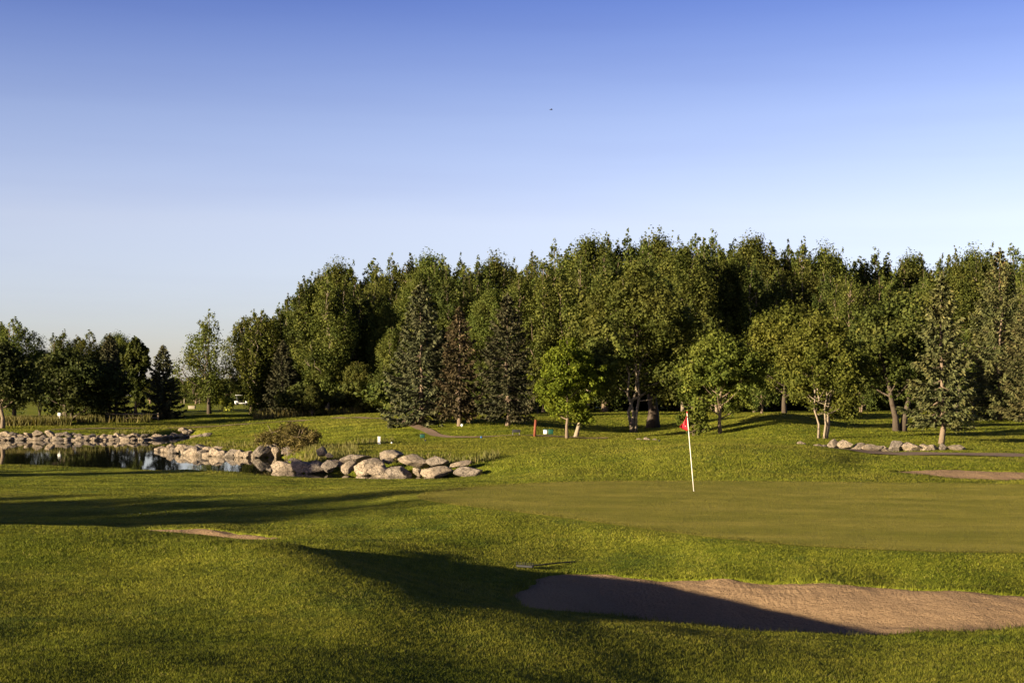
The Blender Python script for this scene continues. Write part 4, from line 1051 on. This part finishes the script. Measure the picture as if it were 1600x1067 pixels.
for px, py, w, h, lab in [(1253, 697, 12, 5, 'tiny flat white stone farthest left of the row along the path'), (1279, 699, 12, 4, 'small flat pale stone left of the path row'), (1288, 700, 8, 4, 'smallest pale stone left of the path row'),
      (1302, 703, 15, 11, 'black and white boulder starting the row along the path'), (1320, 704, 22, 11, 'rounded pale boulder next to the black and white one'), (1340, 705, 22, 8, 'low pale wedge boulder third in the path row'),
      (1361, 704, 28, 9, 'long low pointed boulder fourth in the path row'), (1381, 704, 18, 8, 'short squat pale boulder fifth in the path row'), (1399, 704, 20, 14, 'tall angular pale boulder, highest of the path row'),
      (1423, 703, 30, 11, 'long rectangular pale boulder in the middle of the path row'), (1443, 703, 20, 10, 'rounded brown-tinged boulder right of the rectangular one'), (1456, 702, 18, 8, 'low pale boulder left of the spruce trunk'),
      (1473, 703, 12, 9, 'small upright pale boulder right of the spruce trunk'), (1494, 704, 26, 7, 'flat pale boulder ending the row on the right')]:
    x, y = world_pt(px, 69.5); boulder(px, py, w * 1.15, h * 1.35, 69.5, lab, G4, rb, z=H1(x, y) - 0.03)
for px, w, h, lab in [(999, 9, 4, 'small flat stone on the left of the three stones left of the flag'), (1011, 10, 6, 'largest of the three small stones left of the flag'), (1023, 7, 4, 'right one of the three small stones left of the flag')]:
    x, y = world_pt(px, 82); boulder(px, 0, w, h, 82, lab, 'small stones left of the flag', rb, name='stone', z=H1(x, y) - 0.02, cat='stone')

# ------------------------------------------------------------------ shrubs, reeds and weeds
plant('dry_shrub', broadleaf('round', 2.0, 1.15, 0.05, R_(80), M['shrub_leaf'], M['bark_brown'], 0.05, 15000, stems=7, trunk_r=0.03, nl=42, spread=.9, asp=.5), 455, 79,
      'loose dry round shrub among the boulders on the pond bank', 'shrub')
plant('yellow_bush', broadleaf('round', 2.0, 1.6, 0.0, R_(81), M['gold_leaf'], M['bark_brown'], 0.12, 2500, stems=4, trunk_r=0.05, nl=16), 345, 178,
      'bright yellow-green low bush in the far field right of the open poplar', 'bush')
def blades(name, xy, h, w, mat, label, cat):
    n = len(xy); x, y = xy[:, 0], xy[:, 1]; z = ground_h(x, y) - 0.02
    a = rng.random(n) * 2 * PI; l = rng.normal(0, 0.22, (n, 2)) * h[:, None]
    V = np.empty((n, 4, 3)); dx = np.cos(a) * w; dy = np.sin(a) * w
    V[:, 0] = np.stack([x - dx, y - dy, z], -1); V[:, 1] = np.stack([x + dx, y + dy, z], -1)
    V[:, 2] = np.stack([x + l[:, 0] * .5 + dx * .8, y + l[:, 1] * .5 + dy * .8, z + h * .6], -1); V[:, 3] = np.stack([x + l[:, 0], y + l[:, 1], z + h], -1)
    return tag(mesh_obj(name, V.reshape(-1, 3), np.arange(4 * n).reshape(-1, 4), mat, attr=np.repeat(rng.random(n), 4)), label, cat, kind='stuff')
def band(px0, px1, d0, d1, n, gap=0.0, seed=0):
    px = rng.uniform(px0, px1, n); d = rng.uniform(d0, d1, n); x = (px - 800) / F * d
    k = vnoise(x, d, 0.5, seed) > gap - 1
    return np.stack([x[k], d[k]], -1)
b1 = band(-60, 110, 127, 133, 5000); b2 = band(120, 235, 133, 139, 2600, .8); b3 = band(395, 640, 136, 146, 3600, .9)
xy = np.vstack([b1, b2, b3]); blades('reeds', xy, np.where(xy[:, 0] > -26, 0.25 + 0.75 * rng.random(len(xy)) ** 1.6, 0.4 + 0.5 * rng.random(len(xy))), np.full(len(xy), .045), M['reed'], 'tall green and straw-coloured reeds in front of the far trees', 'reeds')
pts = np.vstack([band(455, 560, 67, 78, 2600, .9, 4), band(560, 780, 63.2, 67, 3000, .9, 5), band(250, 420, 84, 98, 1600, 1.2, 6), band(150, 290, 115, 118, 900, 1.2, 7), band(540, 620, 82, 86, 300, 1.0, 9)])
pts = pts[(sdist(pts[:, 0], pts[:, 1], POND) < -0.6)]
blades('weeds', pts, 0.14 + 0.34 * rng.random(len(pts)) ** 2, np.full(len(pts), .022), M['reed'], 'unmown weeds and dry grass stems along the pond bank', 'weeds')

# ------------------------------------------------------------------ flagstick
fx_, fy_ = world_pt(1084, 39.5)
fz = H1(fx_, fy_) + 0.02
fl = tag(empty('flagstick', (fx_, fy_, fz)), 'thin white flagstick leaning left with a limp red flag on the putting green', 'flagstick')
topx = (1073.5 - 1084) / F * 39.5; toph = (770 - 648) / F * 39.5
s = np.linspace(0, 1, 6)[:, None]
mb = MB(); mb.tube(s * np.array([[topx, 0, toph]]), np.full(6, 0.0105), 10); mb.tube(np.array([[0, 0, .0], [0, 0, .012]]), [0.02, 0.02], 10)
mb.build('pole', M['pole'], fl, smooth=True)
mb = MB(); mb.tube(np.array([[0, 0, -0.003], [0, 0, 0.004]]), [0.054, 0.054], 20); mb.build('cup', M['cup'], fl)
mb = MB(); mb.tube(np.array([[topx, 0, toph], [topx * 1.0, 0, toph + 0.035]]), [0.02, 0.012], 8); mb.build('finial', M['red'], fl)
# limp cloth hanging in folds to the left of the pole
nu, nv = 26, 30; U, Vv = np.meshgrid(np.linspace(0, 1, nu), np.linspace(0, 1, nv))
tt = Vv * 0.46
px_ = topx * (1 - tt / toph * 1.0); pz = toph - 0.01 - Vv * 0.46
wdt = 0.25 * (0.12 + 0.88 * np.sin(np.clip(Vv * 1.25, 0, 1) * PI / 2))
X_ = px_ - U * wdt * (1 - 0.75 * sstep(.55, 1, Vv)); Z_ = pz - U * (0.20 * (1 - Vv * 0.9)) - 0.02 * np.sin(U * 9)
Y_ = 0.022 * np.sin(U * 9 + Vv * 2) * (0.3 + U) - 0.02 * U
V = np.stack([X_, Y_, Z_], -1).reshape(-1, 3)
i = (np.arange(nv - 1)[:, None] * nu + np.arange(nu - 1)[None]).ravel()
fo = mesh_obj('flag', V, np.stack([i, i + 1, i + nu + 1, i + nu], -1), M['red'], fl, smooth=True)
sm = fo.modifiers.new('thickness', 'SOLIDIFY'); sm.thickness = 0.003
# small white emblem on the cloth: a patch lying on its folds
Ve = []; sub = np.argwhere((U > .25) & (U < .45) & (Vv > .66) & (Vv < .76))
iu = sorted(set(sub[:, 1])); iv = sorted(set(sub[:, 0]))
Ve = np.array([[X_[a, b], Y_[a, b] - 0.006, Z_[a, b]] for a in iv for b in iu]); w_ = len(iu)
i = (np.arange(len(iv) - 1)[:, None] * w_ + np.arange(w_ - 1)[None]).ravel()
mesh_obj('emblem', Ve, np.stack([i, i + 1, i + w_ + 1, i + w_], -1), M['white'], fo, smooth=True)

# ------------------------------------------------------------------ small things on the course
def at_ground(px, d): x, y = world_pt(px, d); return (x, y, H1(x, y))
# rake head by the bunker
x, y, z = at_ground(822, 24.9)
rk_ = tag(empty('bunker_rake', (x, y, z + 0.02), 0.0), 'dark grey rake lying on the grass at the left end of the near bunker', 'rake')
mb = MB(); mb.box((-0.02, 0, 0.035), (0.16, 0.024, 0.018), rz=-0.5); mb.build('rake_head', M['black'], rk_, bevel=0.006)
mb = MB()
for k in range(9):
    t_ = -0.16 + k * 0.04; mb.box((-0.02 + t_ * math.cos(-.5), t_ * math.sin(-.5) - .0, 0.075), (0.006, 0.006, 0.03))
mb.build('teeth', M['black'], rk_)
mb = MB(); mb.tube(np.array([[0, 0, .035], [0.5, 0.55, .02], [0.9, 1.0, .0]]), [.013, .013, .013], 6); mb.build('handle', M['black'], rk_)
# white tee post
x, y, z = at_ground(592.5, 80); e = tag(empty('tee_sign', (x, y, z)), 'short white post standing on the grass above the pond boulders', 'post')
mb = MB(); mb.box((0, 0, .20), (.075, .045, .22)); mb.build('post', M['white'], e, bevel=.01)
mb = MB(); mb.box((0, 0, .435), (.085, .055, .012)); mb.build('cap', M['white'], e, bevel=.004)
def bin_(px, d, w, h, label, body, lidm, name='litter_bin', cat='bin', grp=None):
    x, y, z = at_ground(px, d); e = tag(empty(name, (x, y, z)), label, cat, grp)
    mb = MB()
    for sx in (-1, 1): mb.box((sx * w * .38, 0, .07), (.02, .02, .09))
    mb.build('legs_frame', M['black'], e)
    mb = MB(); mb.box((0, 0, .14 + h / 2), (w / 2, w * .38, h / 2), taper=1.06); mb.build('body', body, e, bevel=.015)
    mb = MB(); mb.box((0, 0, .155 + h), (w * .56, w * .44, .022)); mb.build('lid', lidm, e, bevel=.01)
    return e
bin_(660, 89, .28, .22, 'small green box on legs beside the left cart path', M['bin_green'], M['black'], 'ball_washer', 'ball washer')
bin_(860.5, 88.3, .30, .26, 'green bin standing right of the white one by the wooden post', M['bin_green'], M['bin_green'])
bin_(852, 88.5, .22, .24, 'small white bin left of the green one by the wooden post', M['white'], M['blue'])
# low black bench
x, y, z = at_ground(806.5, 89); e = tag(empty('bench', (x, y, z)), 'low black bench on the grass left of the reddish wooden post', 'bench')
mb = MB(); mb.box((0, 0, .22), (.26, .14, .025)); mb.build('seat', M['black'], e, bevel=.01)
mb = MB(); mb.box((.02, .13, .30), (.26, .018, .07)); mb.build('backrest', M['black'], e, bevel=.01)
for sx in (-1, 1):
    mb = MB(); mb.box((sx * .21, 0, .09), (.022, .12, .115)); mb.build('leg', M['steel'], e)
# reddish wooden post
x, y, z = at_ground(836, 86.5); e = tag(empty('wooden_post', (x, y, z)), 'slightly leaning reddish-brown wooden post between black bench and bins', 'post')
mb = MB(); mb.tube(np.array([[-.03, 0, -.1], [0, 0, .5], [.045, 0, 1.02]]), [.085, .083, .08], 8); mb.build('post', M['post'], e)
mb = MB(); mb.tube(np.array([[.045, 0, 1.01], [.047, 0, 1.06]]), [.095, .06], 8); mb.build('cap', M['post'], e)
def tee_marker(px, d, mat, label, r_=.065):
    x, y, z = at_ground(px, d); mb = MB()
    a = np.linspace(-PI / 2, PI / 2, 9); mb.tube(np.stack([0 * a, 0 * a, r_ * np.sin(a) + r_], -1), np.maximum(r_ * np.cos(a), .004), 12)
    mb.tube(np.array([[0, 0, -.06], [0, 0, .02]]), [.012, .012], 6)
    o = mb.build('tee_marker', mat, smooth=True, loc=(x, y, z + .03)); return tag(o, label, 'tee marker', 'tee markers')
tee_marker(612, 80, M['white'], 'white ball-shaped marker low in the grass right of the white post', .05)
tee_marker(665, 85, M['black'], 'black marker on the tee in front of the green box')
tee_marker(752, 86, M['blue'], 'blue marker on the tee below the dark spruce trunks')
tee_marker(722, 97, M['white'], 'white ball-shaped marker at the foot of the browning spruce', .10)
tee_marker(1030, 77, M['black'], 'black marker on the slope left of the flag', .05)

# golf carts far away
def cart(px, d, rz, label, first=None):
    x, y, z = at_ground(px, d)
    if first is not None:
        c = copy_tree(first); c.location = (x, y, z); c.rotation_euler = (0, 0, rz); c['label'] = label; return c
    e = tag(empty('golf_cart', (x, y, z), rz), label, 'golf cart', 'golf carts in the far field')
    mb = MB(); mb.box((0, 0, .38), (1.15, .56, .10), taper=.96); mb.box((.92, 0, .62), (.25, .50, .20), taper=.72); mb.box((-.85, 0, .62), (.30, .54, .18), taper=.9); mb.build('body', M['white'], e, bevel=.04)
    mb = MB(); mb.box((-.35, 0, .68), (.26, .5, .06)); mb.box((-.62, 0, .95), (.05, .48, .22)); mb.build('seat', M['black'], e, bevel=.02)
    mb = MB(); mb.box((-.05, 0, 1.80), (.95, .56, .035), taper=.95); mb.build('roof', M['white'], e, bevel=.02)
    mb = MB()
    for sy in (-1, 1):
        mb.tube(np.array([[.88, sy * .46, .7], [.70, sy * .46, 1.78]]), [.022, .022], 6); mb.tube(np.array([[-.82, sy * .46, .7], [-.80, sy * .46, 1.78]]), [.022, .022], 6)
    mb.build('roof_posts', M['steel'], e)
    mb = MB(); mb.box((.79, 0, 1.25), (.012, .43, .42)); mb.build('windscreen', M['glass_dark'], e)
    for sx, sy in ((.78, .5), (.78, -.5), (-.75, .5), (-.75, -.5)):
        mb = MB(); mb.tube(np.array([[sx, sy - .1, .23], [sx, sy + .1, .23]]), [.23, .23], 16); mb.build('wheel', M['black'], e)
    return e
c1 = cart(377, 250, 0.3, 'small white golf cart with a roof in the far field left of the grove')
cart(449, 215, 2.6, 'white golf cart half hidden by the very dark spruce', c1)
# concrete box in the far field, white box at the left
x, y, z = at_ground(300, 195); e = tag(empty('stone_planter', (x, y, z)), 'low pale concrete box on the far field left of the open poplar', 'planter')
mb = MB(); mb.box((0, 0, .18), (.45, .3, .20)); mb.build('body', M['concrete'], e, bevel=.03)
mb = MB(); mb.box((0, 0, .41), (.50, .34, .03)); mb.build('rim', M['concrete'], e, bevel=.01)
x, y, z = at_ground(93, 129); e = tag(empty('white_box', (x, y, z)), 'small white box on a post among the reeds before the dark willow', 'box')
mb = MB(); mb.box((0, 0, .95), (.13, .12, .14)); mb.build('body', M['white'], e, bevel=.02)
mb = MB(); mb.box((0, 0, .40), (.03, .03, .42)); mb.build('post', M['white'], e)
# low timber rail among the reeds
x, y, z = at_ground(195, 137); e = tag(empty('timber_fence', (x, y, z)), 'low dark timber rail fence among the reeds under the left trees', 'fence')
mb = MB(); mb.box((0, 0, .72), (3.3, .03, .06)); mb.box((0, 0, .38), (3.3, .03, .05)); mb.build('rails', M['wood'], e)
for k in range(5):
    mb = MB(); mb.box((-3.2 + k * 1.6, .06, .40), (.06, .03, .46)); mb.build('post', M['wood'], e)
# white stakes
src = None
for q, px in enumerate([288, 312, 334, 347, 359, 371, 402, 425]):
    x, y, z = at_ground(px, 280)
    if src is None:
        mb = MB(); mb.box((0, 0, .55), (.07, .07, .6)); mb.box((0, 0, 1.17), (.085, .085, .03), taper=.3); src = mb.build('white_stake', M['concrete'], loc=(x, y, z)); o = src
    else: o = src.copy(); COL.objects.link(o); o.location = (x, y, z)
    tag(o, 'white stake along the far edge of the field, %s from the left' % ordn(q), 'stake', 'white stakes in the far field')
# bird
x, y = world_pt(861, 120); e = tag(empty('bird', (x, y, CZ + (HY - 172) * 120 / F), 0.2, 0.75), 'tiny dark bird gliding alone in the blue sky', 'bird')
mb = MB(); mb.tube(np.array([[-.22, 0, 0], [-.12, 0, .01], [0, 0, .015], [.12, 0, .01], [.2, 0, 0]]), [.008, .035, .045, .03, .008], 8); mb.build('body', M['feather'], e, smooth=True)
for sy in (-1, 1):
    V = []
    for k, (yy, zz, c0, cw) in enumerate([(0.02, .02, .02, .09), (.12, .07, .03, .085), (.22, .08, .0, .06), (.33, .05, -.05, .015)]):
        V += [(c0 + cw, sy * yy, zz + .006), (c0 - cw, sy * yy, zz), (c0 - cw, sy * yy, zz - .006), (c0 + cw, sy * yy, zz)]
    Q = []
    for k in range(3):
        for j in range(4): Q.append((k * 4 + j, k * 4 + (j + 1) % 4, (k + 1) * 4 + (j + 1) % 4, (k + 1) * 4 + j))
    mesh_obj('wing', V, Q, M['feather'], e, smooth=True)
